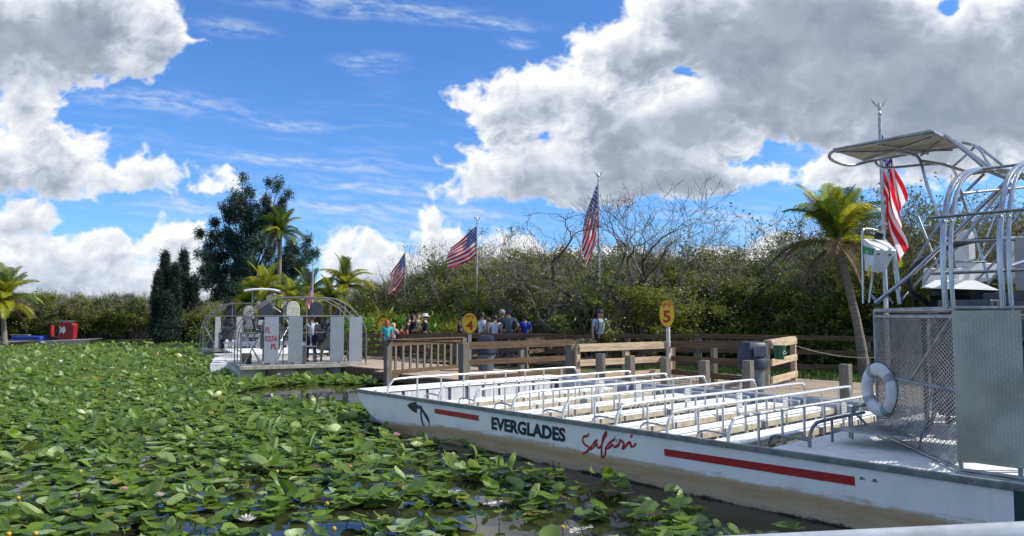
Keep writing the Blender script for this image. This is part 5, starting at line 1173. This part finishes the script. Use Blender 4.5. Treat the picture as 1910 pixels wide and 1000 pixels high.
# grass tufts on the bank
gN = 9000; gx_ = rng.uniform(3, 16, gN); gy_ = rng.uniform(19.5, 29, gN); ok = (gx_ > (gy_ - 20) * -.2 + 4) & (np.abs(gx_ / gy_ - .5) < .35)
gx_, gy_ = gx_[ok], gy_[ok]; n_ = len(gx_); hgt_ = rng.uniform(.05, .16, n_); az_ = rng.uniform(0, 6.28, n_); dx_ = np.cos(az_) * .03; dy_ = np.sin(az_) * .03; lx = rng.normal(0, .04, n_)
link('grass', quads_mesh('grass', np.stack([np.stack([gx_ - dx_, gy_ - dy_, np.full(n_, .2)], -1), np.stack([gx_ + dx_, gy_ + dy_, np.full(n_, .2)], -1), np.stack([gx_ + dx_ * .5 + lx, gy_ + dy_ * .5, .22 + hgt_], -1), np.stack([gx_ + lx, gy_, .24 + hgt_], -1)], 1)), mleaf('grass_blade', (.07, .13, .025), (.05, .09, .018)), kind='stuff')
# broad bright-leaved plants along the walkway
def broad(px, Y, top, k, m, lab):
    c_ = P(px, 590, Y); h = CAMH + (590 - top) / FPX * Y - .2; r = np.random.default_rng(int(px)); t = thing('broadleaf_plant', lab, 'plant', (c_.x, Y, .2), 0, None)
    n = 90; az = r.uniform(0, 6.28, n); rad = r.uniform(.0, .75, n); base = np.stack([np.cos(az) * rad, np.sin(az) * rad, r.uniform(.1, .9, n) * h], -1)
    V = leafcloud(base, np.tile([.08, .08, .1], (n, 1)), 9, .30, .26, -.9, r=r); link('foliage', quads_mesh('foliage', V), m, t)
    mb = MB()
    for i in range(14): mb.tube([(base[i, 0] * .3, base[i, 1] * .3, 0), (base[i, 0], base[i, 1], h * .9)], .012, 3, cap=False)
    link('stems', mb, MATS['stem_green'], t)
bl_ = [(682, 34, 600), (700, 35, 585), (722, 36, 578), (748, 36, 590), (772, 37, 588), (796, 38, 583), (818, 37, 590), (838, 38, 592), (858, 36, 598), (664, 38, 582), (645, 40, 590), (846, 30, 606), (812, 32, 604)]
bd = ['leftmost', 'second', 'third', 'fourth', 'fifth', 'sixth', 'seventh', 'eighth', 'ninth', 'tenth', 'eleventh', 'twelfth', 'thirteenth']
for k, (px, Y, top) in enumerate(bl_):
    rank = sorted(b_[0] for b_ in bl_).index(px)
    broad(px, Y, top, k, ML[3] if k % 3 else mleaf('leaf_bright', (.13, .24, .03), (.09, .17, .02)), bd[rank] + (' of' if rank == 0 else ' from left of') + ' the bright broad-leaved plants behind the walkway people')
# ---- bare branching trees
M_limb = mat('grey_limb', (.15, .13, .11), .9, col2=(.08, .07, .06), scale=3)
def bare_tree(name, label, px, Y, ytop, seed, spread=.55, gnarl=.3, depth_=6, trunk=.16, leaves=0):
    c_ = P(px, 590, Y); H_ = CAMH + (590 - ytop) / FPX * Y - .2; r = random.Random(seed); mb = MB(); tips = []
    def grow(p, d, L, rad, lv):
        n = 4; pts = [p]; rs = [rad]
        for k in range(n):
            d = (d + Vector((r.gauss(0, gnarl), r.gauss(0, gnarl), r.gauss(.06, gnarl * .7)))).normalized(); p = p + d * L / n; pts.append(p); rs.append(rad * (1 - .42 * (k + 1) / n))
        mb.tube(pts, [max(x, .0055) for x in rs], 5 if lv < 2 else 3, cap=False)
        if lv < depth_:
            for k in range(r.choice((2, 3, 3) if lv < 4 else (2, 3))):
                q_ = pts[-1] if k < 2 else pts[r.randint(1, 3)]
                nd = (d + Vector((r.gauss(0, spread), r.gauss(0, spread), r.gauss(.05, spread * .6)))).normalized(); grow(q_, nd, L * r.uniform(.6, .85), rs[-1] * r.uniform(.62, .85), lv + 1)
        else: tips.append(p)
    grow(Vector((0, 0, 0)), Vector((r.uniform(-.15, .15), 0, 1)).normalized(), H_ * .34, trunk, 0)
    mx_ = max(v[2] for v in mb.v); s_ = H_ / mx_
    mb.v = [(a * s_, b_ * s_, z * s_) for a, b_, z in mb.v]
    t = thing(name, label, 'tree', (c_.x, Y, .2)); link('trunk', mb, M_limb, t)
    if leaves:
        tp = np.array([tuple(x * s_) for x in tips]); tp = tp[np.random.default_rng(seed).random(len(tp)) < leaves]
        link('crown', quads_mesh('crown', leafcloud(tp, np.tile([.10] * 3, (len(tp), 1)), 8, .11)), ML[0], t)
bare_tree('bare_tree', 'gnarled dark leafless tree with twisted crown left of the middle flag', 1050, 33, 366, 6, .65, .42, 6, .3)
bare_tree('bare_tree', 'tall leafless tree with spreading bare limbs right of the middle flag', 1192, 31, 350, 12, .55, .2, 6, .22)
bare_tree('bare_tree', 'fine twiggy bare tree just behind the middle flag', 1135, 35, 350, 23, .6, .3, 6, .14)
bare_tree('bare_tree', 'thin bare sapling leaning right over the thicket towards the sky', 1250, 32, 372, 31, .6, .22, 6, .13)
bare_tree('bare_tree', 'sparse bare tree with a few leaves between the two flags', 1000, 37, 425, 44, .5, .3, 5, .1, .25)
bare_tree('bare_tree', 'sparse leafy tree behind the right palm', 1560, 27.5, 318, 52, .5, .24, 6, .12, .35)
bare_tree('bare_tree', 'thin half-bare tree left of the right palm', 1440, 31, 395, 61, .55, .25, 6, .1, .25)
bare_tree('bare_tree', 'sparse green tree seen beneath the airboat canopy', 1715, 27, 335, 77, .5, .24, 6, .12, .5)
bare_tree('bare_tree', 'sparse green tree showing through the propeller cage', 1840, 25.5, 330, 83, .5, .24, 6, .12, .5)
bare_tree('bare_tree', 'thin leafless tree above the third flag from the left', 800, 46, 445, 91, .5, .24, 6, .1, .15)
bare_tree('bare_tree', 'upright leafy tree behind the blown-out flag', 862, 41, 420, 97, .5, .22, 6, .12, .7)
bare_tree('bare_tree', 'low bare grey tree arching before the thicket above the end post', 1075, 27.8, 500, 103, .8, .34, 6, .14, .1)
bare_tree('bare_tree', 'dark bare bush-like tree behind sign 5', 1180, 28.6, 505, 107, .8, .3, 6, .12, .2)
bare_tree('bare_tree', 'thin leafless tree behind the smallest flags', 775, 47, 452, 113, .5, .24, 5, .08, 0)
# ---- casuarina
def plume_tree(name, label, Y, plumes, fill, base_px, m, lsize, per, asp=.10, trunk=.35, sdz=1.6, droop=.5, seed=3):
    b0 = P(base_px, 590, Y); r = np.random.default_rng(seed); t = thing(name, label, 'tree', (b0.x, Y, .15)); cs = []; sd = []; mb = MB()
    H_ = max(CAMH + (590 - y) / FPX * Y for _, y, _ in plumes)
    mb.tube([(0, 0, 0), (.1, 0, H_ * .4), (0, .1, H_ * .8)], [trunk, trunk * .6, trunk * .15], 8)
    for px, y, w in plumes:
        p = P(px, y, Y + r.uniform(-2, 2)); x = p.x - b0.x; z = p.z; rad = w / FPX * Y; s0 = Vector((0, 0, max(.8, z * r.uniform(.25, .5)))); tip = Vector((x, p.y - Y, z))
        mid_ = s0.lerp(tip, .6) + Vector((0, 0, -.1 * z)); mb.tube([s0, s0.lerp(mid_, .5) + Vector(r.uniform(-.2, .2, 3)), mid_, tip], [trunk * .35, trunk * .25, trunk * .14, .02], 5, cap=False)
        n = max(5, int(rad * 9.5))
        for k in range(n):
            f_ = r.uniform(0, 1); c_ = mid_.lerp(tip, .15 + f_ * .85); rr_ = rad * (.3 + .8 * math.sin(math.pi * min(1, (1 - f_) * .8 + .1))); a = r.uniform(0, 6.28)
            cs.append((c_.x + math.cos(a) * rr_ * r.uniform(.2, 1), c_.y + math.sin(a) * rr_ * r.uniform(.2, 1), c_.z + r.uniform(-.2, .35))); sd.append([rad * .17 + .08] * 2 + [rad * .2 + .12])
    V = leafcloud(np.array(cs), np.array(sd), per, lsize, asp, droop, r=r); link('crown', quads_mesh('crown', V), m, t); link('trunk', mb, M_bark, t)
M_cas = mleaf('casuarina_green', (.060, .105, .072), (.038, .070, .052), .25, .6, .4)
plm = [(452, 328, 16), (470, 345, 14), (432, 358, 14), (520, 345, 17), (500, 338, 13), (535, 365, 12), (410, 385, 17), (448, 372, 20), (487, 375, 18), (520, 385, 16), (394, 402, 13), (425, 410, 20), (465, 415, 22), (500, 410, 20), (380, 440, 14), (400, 440, 18), (440, 450, 24), (480, 455, 20), (372, 470, 13), (395, 478, 18), (425, 488, 22), (460, 490, 22), (500, 475, 18), (535, 470, 15), (552, 458, 14), (575, 448, 15), (592, 460, 13), (570, 478, 16), (540, 495, 16), (372, 505, 14), (400, 515, 20), (440, 525, 22), (480, 525, 20), (515, 510, 16), (590, 480, 10), (380, 530, 16), (560, 500, 14), (420, 540, 18)]
plume_tree('casuarina_tree', 'huge dark feathery Australian pine rising behind the palms on the left', 63, plm, 0, 455, M_cas, .27, 330, .2, .4)
def conifer(px, Y, top, w, label, seed):
    b0 = P(px, 590, Y); H_ = CAMH + (590 - top) / FPX * Y - .15; r = np.random.default_rng(seed); t = thing('cypress_tree', label, 'tree', (b0.x, Y, .15)); R0 = w / FPX * Y
    n = 260; f_ = r.uniform(.03, 1, n) ** .9; a = r.uniform(0, 6.28, n); lump = 1 + .22 * np.sin(f_ * 23 + a * 2); rad = R0 * np.clip((1 - f_) ** .72, .03, 1) * r.uniform(.3, 1, n) ** .5 * lump
    cs = np.stack([np.cos(a) * rad, np.sin(a) * rad, f_ * H_], -1); V = leafcloud(cs, np.tile([.13, .13, .22], (n, 1)), 60, .24, .16, -.9, r=r); link('crown', quads_mesh('crown', V), mleaf('cypress_green', (.032, .058, .040), (.018, .036, .028), .1, .7, .3), t)
    link('trunk', MB().tube([(0, 0, 0), (0, 0, H_ * .9)], [.16, .03], 7), M_bark, t)
for a_ in ((305, 56, 476, 17, 'tall dark conical cypress, left one of the pair of tall ones on the far bank', 1), (340, 57, 474, 18, 'tall dark pointed cypress, right one of the pair on the far bank', 2), (294, 55, 512, 15, 'shorter dark cypress at the left edge of the cypress group', 3), (324, 55.5, 500, 15, 'dark cypress filling the middle of the cypress group', 4), (360, 57, 522, 13, 'small dark cypress at the right of the cypress group', 5), (312, 54.5, 556, 22, 'low broad dark evergreen at the foot of the cypress group', 6)): conifer(*a_)
# ---- palms
def frond_mesh(e0, droop, n=40, lw=.30, hang=.5, seed=1):
    r = np.random.default_rng(seed); pts = []; p = np.zeros(3); dirs = []
    for k in range(n + 1):
        s_ = k / n; e = e0 - droop * s_ ** 1.3; d = np.array([math.cos(e), 0, math.sin(e)]); dirs.append(d); pts.append(p.copy()); p = p + d / n
    mb = MB(); mb.tube([Vector(x) for x in pts[::6]], [.014, .012, .010, .008, .006, .004, .002][:len(pts[::6])], 4, cap=False); q4 = []
    for k in range(3, n + 1):
        s_ = k / n; l = lw * (math.sin(math.pi * min(1, .12 + s_ * .86)) ** .6) * r.uniform(.85, 1.1)
        for sg in (-1, 1):
            d = dirs[k]; up_ = np.array([-d[2], 0, d[0]]); sd_ = np.array([0, sg, 0.])
            v1 = sd_ * .78 + d * .55 + up_ * .18; v1 /= np.linalg.norm(v1); v2 = sd_ * .5 + d * .5 + np.array([0, 0, -hang]); v2 /= np.linalg.norm(v2)
            a = pts[k] ; m_ = a + v1 * l * .5; t_ = m_ + v2 * l * .5; w = d * .0105
            o_ = len(mb.v); mb.v += [tuple(a - w), tuple(a + w), tuple(m_ + w), tuple(m_ - w), tuple(t_)]; mb.f += [(o_, o_ + 1, o_ + 2, o_ + 3), (o_ + 3, o_ + 2, o_ + 4)]; mb.mi += [0, 0]
    me = bpy.data.meshes.new('frond'); me.from_pydata(mb.v, [], mb.f); return me
FR = [frond_mesh(R(84), R(40), seed=1, hang=.15), frond_mesh(R(66), R(85), seed=2), frond_mesh(R(42), R(95), seed=3, hang=.7), frond_mesh(R(14), R(80), seed=4, hang=.9), frond_mesh(R(-30), R(55), seed=5, hang=1.1, lw=.2)]
MP = [mleaf('palm_green', (.075, .125, .018), (.045, .085, .014), .35, .42, .2), mleaf('palm_yellow', (.42, .40, .03), (.22, .28, .025), .5, .45, .25), mleaf('palm_dry', (.20, .14, .075), (.12, .085, .05), .2, .8, .3)]
def palm(label, base, top, L, nf, dry=4, yel=.25, seed=1, classes=(0, 1, 2, 3), tr=.13):
    r = random.Random(seed); t = thing('palm_tree', label, 'palm', base); d = Vector(top) - Vector(base)
    pts = [Vector((0, 0, 0)), d * .35 + Vector((-d.x * .12, 0, 0)), d * .7 + Vector((-d.x * .08, 0, 0)), d]; mb = MB(); N_ = 26; prs = []
    mb.tube(pts, [tr * 1.5, tr * 1.05, tr * .9, tr * .95], 10, smooth=5)
    link('trunk', mb.mesh('t', smooth=True), mat('palm_trunk', (.22, .19, .155), .9, col2=(.12, .10, .08), scale=4, bump=.8, bscale=9, stretch=(1, 1, 5)), t)
    mb = MB()
    for k in range(14): a = r.uniform(0, 6.28); mb.tube([d, d + Vector((math.cos(a) * .12, math.sin(a) * .12, .25)) * L * .5], [.06, .015], 5)
    link('crown_shaft', mb, mat('husk', (.20, .14, .07), .9), t)
    for k in range(nf):
        c_ = classes[k * len(classes) // nf]; a = k * 2.399 + r.uniform(-.3, .3); o_ = link('frond', FR[c_], MP[1] if r.random() < yel else MP[0], t, loc=d); o_.scale = (L * r.uniform(.85, 1.1),) * 3; o_.rotation_euler = (r.uniform(-.25, .25), r.uniform(-.15, .15), a)
    for k in range(dry):
        a = k * 2.0 + r.uniform(0, 1.5); o_ = link('frond', FR[4 if k % 2 else 3], MP[2], t, loc=d, label='dry brown drooping frond'); o_.scale = (L * r.uniform(.7, 1.0),) * 3; o_.rotation_euler = (r.uniform(-.2, .2), 0, a)
    return t
b_, tp_ = P(1612, 640, 22.6), P(1563, 455, 22.6); b_.z = .2
palm('coconut palm with glowing yellow-green upright fronds left of the largest flag', b_, tp_, 2.1, 24, 8, .7, 5, (0, 0, 0, 0, 1, 1, 1, 3), .125)
b_, tp_ = P(520, 575, 50), P(522, 436, 50); b_.z = .2
palm('tall coconut palm standing before the dark pine', b_, tp_, 2.0, 24, 6, .3, 8, tr=.16)
for px, y, Y, L, lab, sd_ in ((490, 548, 48, 2.3, 'low bushy palm left of the tall palm foot behind the white canopy', 11), (640, 535, 48, 2.3, 'low bushy palm with arching fronds right of the smallest flag', 12), (575, 552, 50, 2.2, 'low yellowish palm behind the smallest flag', 13), (540, 560, 46, 1.8, 'young palm just right of the tall palm foot', 14), (455, 566, 50, 1.7, 'young palm at the left end of the palm group', 15), (612, 562, 46, 1.7, 'young yellowish palm between the two arching palms', 16)):
    b_, tp_ = P(px, 590, Y), P(px + 3, y, Y); b_.z = .2; palm(lab, b_, tp_, L, 20, 2, .55, sd_, tr=.14)
b_, tp_ = P(10, 600, 49), P(4, 566, 49); b_.z = .2
palm('yellow-green palm cut by the left edge of the frame', b_, tp_, 2.6, 34, 4, .6, 21, tr=.15)
palm('broad palm just outside the left edge behind the yellow palm', P(-75, 600, 52).xy.to_3d() + Vector((0, 0, .2)), P(-78, 560, 52), 2.6, 22, 3, .4, 22, tr=.15)

byl = {}
for o in bpy.data.objects:
    if o.name.startswith('shrub') and 'label' in o: byl.setdefault(o['label'], []).append(o)
for lab, os_ in byl.items():
    if len(os_) > 1:
        os_.sort(key=lambda o: o.location.x / o.location.y)
        names = ['left one', 'right one'] if len(os_) == 2 else ['left one', 'middle one', 'right one'] if len(os_) == 3 else None
        if names:
            for o, n_ in zip(os_, names): o['label'] = lab.replace(' in the dense thicket', '') + ', ' + n_
# ------------------------------------------------------------------ people
dgp = st(0, 0)
def skin_mesh(name, nodes, edges, sub=1):
    me = bpy.data.meshes.new(name); me.from_pydata([n[0] for n in nodes], edges, []); o = bpy.data.objects.new(name, me); COL.objects.link(o)
    sk = o.modifiers.new('s', 'SKIN'); sk.use_smooth_shade = True
    for i, n in enumerate(nodes):
        r = n[1]; me.skin_vertices[0].data[i].radius = r if isinstance(r, tuple) else (r, r)
    me.skin_vertices[0].data[0].use_root = True
    if sub: sb = o.modifiers.new('u', 'SUBSURF'); sb.levels = sub; sb.render_levels = sub
    bpy.context.view_layer.update(); r_ = bpy.data.meshes.new_from_object(o.evaluated_get(bpy.context.evaluated_depsgraph_get())); r_.name = name
    bpy.data.objects.remove(o); return r_
def arm_pts(sd, kind):
    sh = Vector((sd * .185, 0, 1.40))
    if kind == 'down': return sh, Vector((sd * .235, .02, 1.13)), Vector((sd * .245, -.04, .88)), Vector((0, -.15, -1))
    if kind == 'hip': return sh, Vector((sd * .36, .07, 1.17)), Vector((sd * .19, -.03, 1.02)), Vector((-sd * .8, -.3, -.5))
    if kind == 'rail': return sh, Vector((sd * .23, -.16, 1.16)), Vector((sd * .15, -.40, 1.08)), Vector((-sd * .3, -1, -.1))
    if kind == 'face': return sh, Vector((sd * .22, -.20, 1.20)), Vector((sd * .08, -.22, 1.45)), Vector((-sd * .3, .1, 1))
def legs_pts(kind):
    if kind == 'stand': return [(Vector((sd * .095, 0, .90)), Vector((sd * .105, -.02, .50)), Vector((sd * .115, .03, .08)), Vector((sd * .135, -.15, .03))) for sd in (-1, 1)]
    if kind == 'step': return [(Vector((sd * .095, 0, .90)), Vector((sd * .10, -.12 * (sd > 0) - .02, .51)), Vector((sd * .11, -.10 if sd > 0 else .22, .09)), Vector((sd * .125, -.26 if sd > 0 else .06, .03))) for sd in (-1, 1)]
def body(pose):
    la, ra, lg = pose; N_ = [((0, 0, .95), .125)]; E_ = []
    def add(p, r, par): N_.append((tuple(p), r)); E_.append((par, len(N_) - 1)); return len(N_) - 1
    a = add((0, .005, 1.10), .115, 0); b_ = add((0, .01, 1.28), .13, a); c_ = add((0, .01, 1.40), .10, b_); nk = add((0, 0, 1.49), .052, c_)
    h1 = add((0, -.015, 1.555), .068, nk); h2 = add((0, -.012, 1.62), .088, h1); add((0, 0, 1.685), .06, h2); add((0, -.115, 1.605), .012, h2)
    for sd in (-1, 1): add((sd * .092, .0, 1.61), .014, h2)
    for sd, kd in ((-1, la), (1, ra)):
        sh, el, wr, hd = arm_pts(sd, kd); s_ = add(sh, .058, c_); e_ = add(el, .042, s_); w_ = add(wr, .028, e_); hd = hd.normalized(); pm_ = add(wr + hd * .075, .032, w_)
        sdv = hd.cross(Vector((0, 1, 0))); sdv = sdv.normalized() if sdv.length > .1 else Vector((1, 0, 0))
        for k, l in enumerate((.07, .08, .085, .072)):
            f0 = wr + hd * .10 + sdv * (k - 1.5) * .019; f1 = add(f0, .0095, pm_); add(f0 + hd * l * .6 + Vector((0, -.012, 0)), .008, f1)
        th = add(wr + hd * .05 + sdv * .035, .010, w_); add(wr + hd * .09 + sdv * .055, .008, th)
    for hp, kn, an, to in legs_pts(lg): h_ = add(hp, .088, 0); k_ = add(kn, .056, h_); a_ = add(an, .038, k_); add(to, .034, a_)
    return skin_mesh('body', N_, E_)
def shirt(pose):
    la, ra, lg = pose; N_ = [((0, .005, .93), .152)]; E_ = []
    def add(p, r, par): N_.append((tuple(p), r)); E_.append((par, len(N_) - 1)); return len(N_) - 1
    a = add((0, .01, 1.10), .14, 0); b_ = add((0, .012, 1.28), .155, a); c_ = add((0, .012, 1.405), .112, b_); add((0, 0, 1.462), .066, c_)
    for sd, kd in ((-1, la), (1, ra)):
        sh, el, wr, _ = arm_pts(sd, kd); s_ = add(sh, .076, c_); add(sh.lerp(el, .72), .062, s_)
    return skin_mesh('shirt', N_, E_)
def trousers(pose):
    N_ = [((0, .005, .95), .138)]; E_ = []
    for hp, kn, an, to in legs_pts(pose[2]):
        N_.append((tuple(hp), .105)); E_.append((0, len(N_) - 1)); k0 = len(N_) - 1; N_.append((tuple(kn), .072)); E_.append((k0, k0 + 1)); N_.append((tuple(an + Vector((0, 0, .03))), .058)); E_.append((k0 + 1, k0 + 2))
    return skin_mesh('trousers', N_, E_)
def hair_mesh(kind):
    mb = MB(); n = 14; m_ = 9; long_ = kind == 'long'
    for i in range(m_ + 1):
        th = i / m_ * (2.0 if not long_ else 2.1)
        for j in range(n):
            a = 2 * math.pi * j / n; front = max(0, -math.sin(a)); t2 = th * (1 - .52 * front); r_ = .107
            z = 1.635 + r_ * 1.05 * math.cos(t2); x = r_ * math.sin(t2) * math.cos(a); y = r_ * 1.08 * math.sin(t2) * math.sin(a) + .008
            if long_ and t2 > 1.6: z -= (t2 - 1.6) * .42 * (1 - front)
            mb.v.append((x, y, z))
    for i in range(m_):
        for j in range(n): mb.f.append((i * n + j, i * n + (j + 1) % n, (i + 1) * n + (j + 1) % n, (i + 1) * n + j)); mb.mi.append(0)
    return mb.mesh('hair', smooth=True)
POSE = {'a': ('down', 'down', 'stand'), 'b': ('hip', 'down', 'stand'), 'c': ('rail', 'rail', 'stand'), 'd': ('down', 'face', 'step'), 'e': ('down', 'hip', 'step')}
BOD = {k: (body(v), shirt(v), trousers(v)) for k, v in POSE.items()}
HA = {k: hair_mesh(k) for k in ('short', 'long')}
SKIN = [mat('skin_light', (.52, .31, .22), .55), mat('skin_tan', (.34, .19, .12), .55)]
shoe = MB().box((-.05, -.20, 0), (.05, .08, .06)).mesh('shoe', bevel=.02)
capm = MB().lathe([(.115, 1.63), (.118, 1.68), (.09, 1.73), (.03, 1.752)], 16).mesh('cap', smooth=True)
hatm = MB().lathe([(.20, 1.655), (.20, 1.665), (.115, 1.675), (.11, 1.74), (.08, 1.77), (.02, 1.775)], 18).mesh('hat', smooth=True)
def person(label, px, top, Y, yaw, pose, sc, tc, hc, hk='short', sk=0, z0=DZ, hat=None, scale=None, pack=None, group='visitors on the dock'):
    c_ = P(px, 590, Y); H_ = CAMH + (590 - top) / FPX * Y - z0; s_ = scale or H_ / 1.745
    t = thing('person', label, 'person', (c_.x, Y, z0), yaw, group); t.scale = (max(s_, .92 * s_),) * 3
    b_, sh, tr = BOD[pose]; link('body', b_, SKIN[sk], t); link('shirt', sh, mat('cloth_%d' % int(sum(sc) * 1e4), sc, .85), t); link('trousers', tr, mat('cloth_%d' % int(sum(tc) * 1e4 + 7), tc, .85), t)
    link('hair', HA[hk], mat('hair_%d' % int(sum(hc) * 1e4), hc, .6), t)
    for hp, kn, an, to in legs_pts(POSE[pose][2]): link('shoe', shoe, mat('shoe_dark', (.05, .05, .05), .6), t, loc=(an.x, an.y - .02, 0))
    if hat == 'cap': link('cap', capm, mat('cap_navy', (.02, .025, .05), .7), t); link('cap_peak', MB().prism([(-.07, -.10, 1.65), (.07, -.10, 1.65), (.05, -.19, 1.64), (-.05, -.19, 1.64)], (0, 0, .012)), MATS['cap_navy'], t)
    if hat == 'sun': link('sun_hat', hatm, mat('hat_white', (.78, .76, .70), .8), t)
    if pack:
        link('backpack', MB().box((-.14, .13, 1.02), (.14, .27, 1.42)).mesh('p', bevel=.04), mat('pack_navy', pack, .8), t)
        for sd in (-1, 1): link('strap', MB().tube([(sd * .1, .16, 1.40), (sd * .11, .0, 1.50), (sd * .12, -.15, 1.36), (sd * .13, -.10, 1.10), (sd * .12, .14, 1.05)], .018, 5, smooth=2), MATS['pack_navy'], t)
    return t
BKH = (.012, .010, .009)
person('woman in turquoise top and jeans with reddish hair, full height visible left of the balustrade', 722, 597, 29.2, R(200), 'a', (.03, .42, .47), (.05, .09, .18), (.32, .11, .05), 'long')
person('person with pale blond hair and pinkish top right beside the woman in turquoise', 734, 602, 29.8, R(150), 'c', (.62, .45, .40), (.10, .12, .2), (.55, .42, .26), 'long')
person('short person in bright red shirt between the blond person and the dark group', 749, 607, 30.4, R(120), 'c', (.55, .02, .03), (.04, .05, .08), BKH)
person('dark-haired person in black at the left of the group by the flagpole', 762, 593, 31.0, R(90), 'a', (.03, .03, .045), (.03, .035, .06), BKH)
person('dark-haired person in navy top with bare arms, middle of the group by the flagpole', 770, 586, 31.3, R(100), 'c', (.025, .03, .06), (.05, .05, .05), BKH, 'long', 1)
person('brown-haired person in olive top behind the white hat', 780, 585, 31.8, R(70), 'a', (.16, .14, .09), (.06, .06, .07), (.12, .07, .04))
person('person in black with a white brimmed sun hat', 793, 586, 31.0, R(-90), 'c', (.02, .022, .03), (.03, .03, .04), BKH, hat='sun')
person('person in dark shirt leaning at the rail, half hidden by the GATE 4 sign', 861, 590, 28.6, R(60), 'c', (.03, .03, .05), (.05, .05, .08), BKH, sk=1)
person('person in white t-shirt just right of the GATE 4 sign', 899, 582, 28.6, R(115), 'd', (.72, .72, .76), (.10, .12, .18), BKH, sk=1)
person('person in grey top between the two white shirts', 911, 592, 29.4, R(160), 'a', (.28, .29, .36), (.06, .07, .1), (.10, .06, .03))
person('person in white shirt seen from behind, second white shirt from the sign', 923, 588, 28.4, R(185), 'a', (.68, .68, .76), (.08, .09, .14), BKH)
person('grey-haired person in dark vest beside the man with cap', 937, 577, 28.8, R(130), 'd', (.06, .05, .055), (.05, .05, .08), (.35, .33, .31), sk=1)
person('person with dark cap and slate t-shirt, one hand on the hip', 949, 577, 28.2, R(170), 'b', (.085, .12, .16), (.04, .05, .08), BKH, hat='cap')
person('person in royal blue shirt at the right end of the queue', 979, 586, 28.8, R(200), 'a', (.015, .04, .40), (.03, .035, .06), BKH, sk=1)
person('person in pale blue shirt with navy backpack straps alone before the bare bush', 1119, 577, 26.4, R(20), 'e', (.46, .54, .70), (.025, .035, .09), BKH, z0=.24, pack=(.02, .03, .10), hat='cap')
bo = B2O + B2T * 2.45 + B2F * 1.2
person('person in white and navy standing between the rudders on the middle airboat', 582, 600, bo.y, R(220), 'd', (.55, .56, .62), (.03, .04, .09), (.20, .08, .04), z0=.43, scale=.95, group='crew on the middle airboat')
person('person in khaki trousers and pale shirt behind the third rudder of the middle airboat', 628, 603, 26.9, R(190), 'e', (.60, .58, .55), (.32, .24, .14), BKH, z0=.43, scale=.92, group='crew on the middle airboat')
person('person in dark jacket behind the rightmost rudder of the middle airboat', 664, 590, 27.4, R(150), 'a', (.06, .06, .10), (.22, .16, .10), BKH, z0=.40, scale=.98, group='crew on the middle airboat')
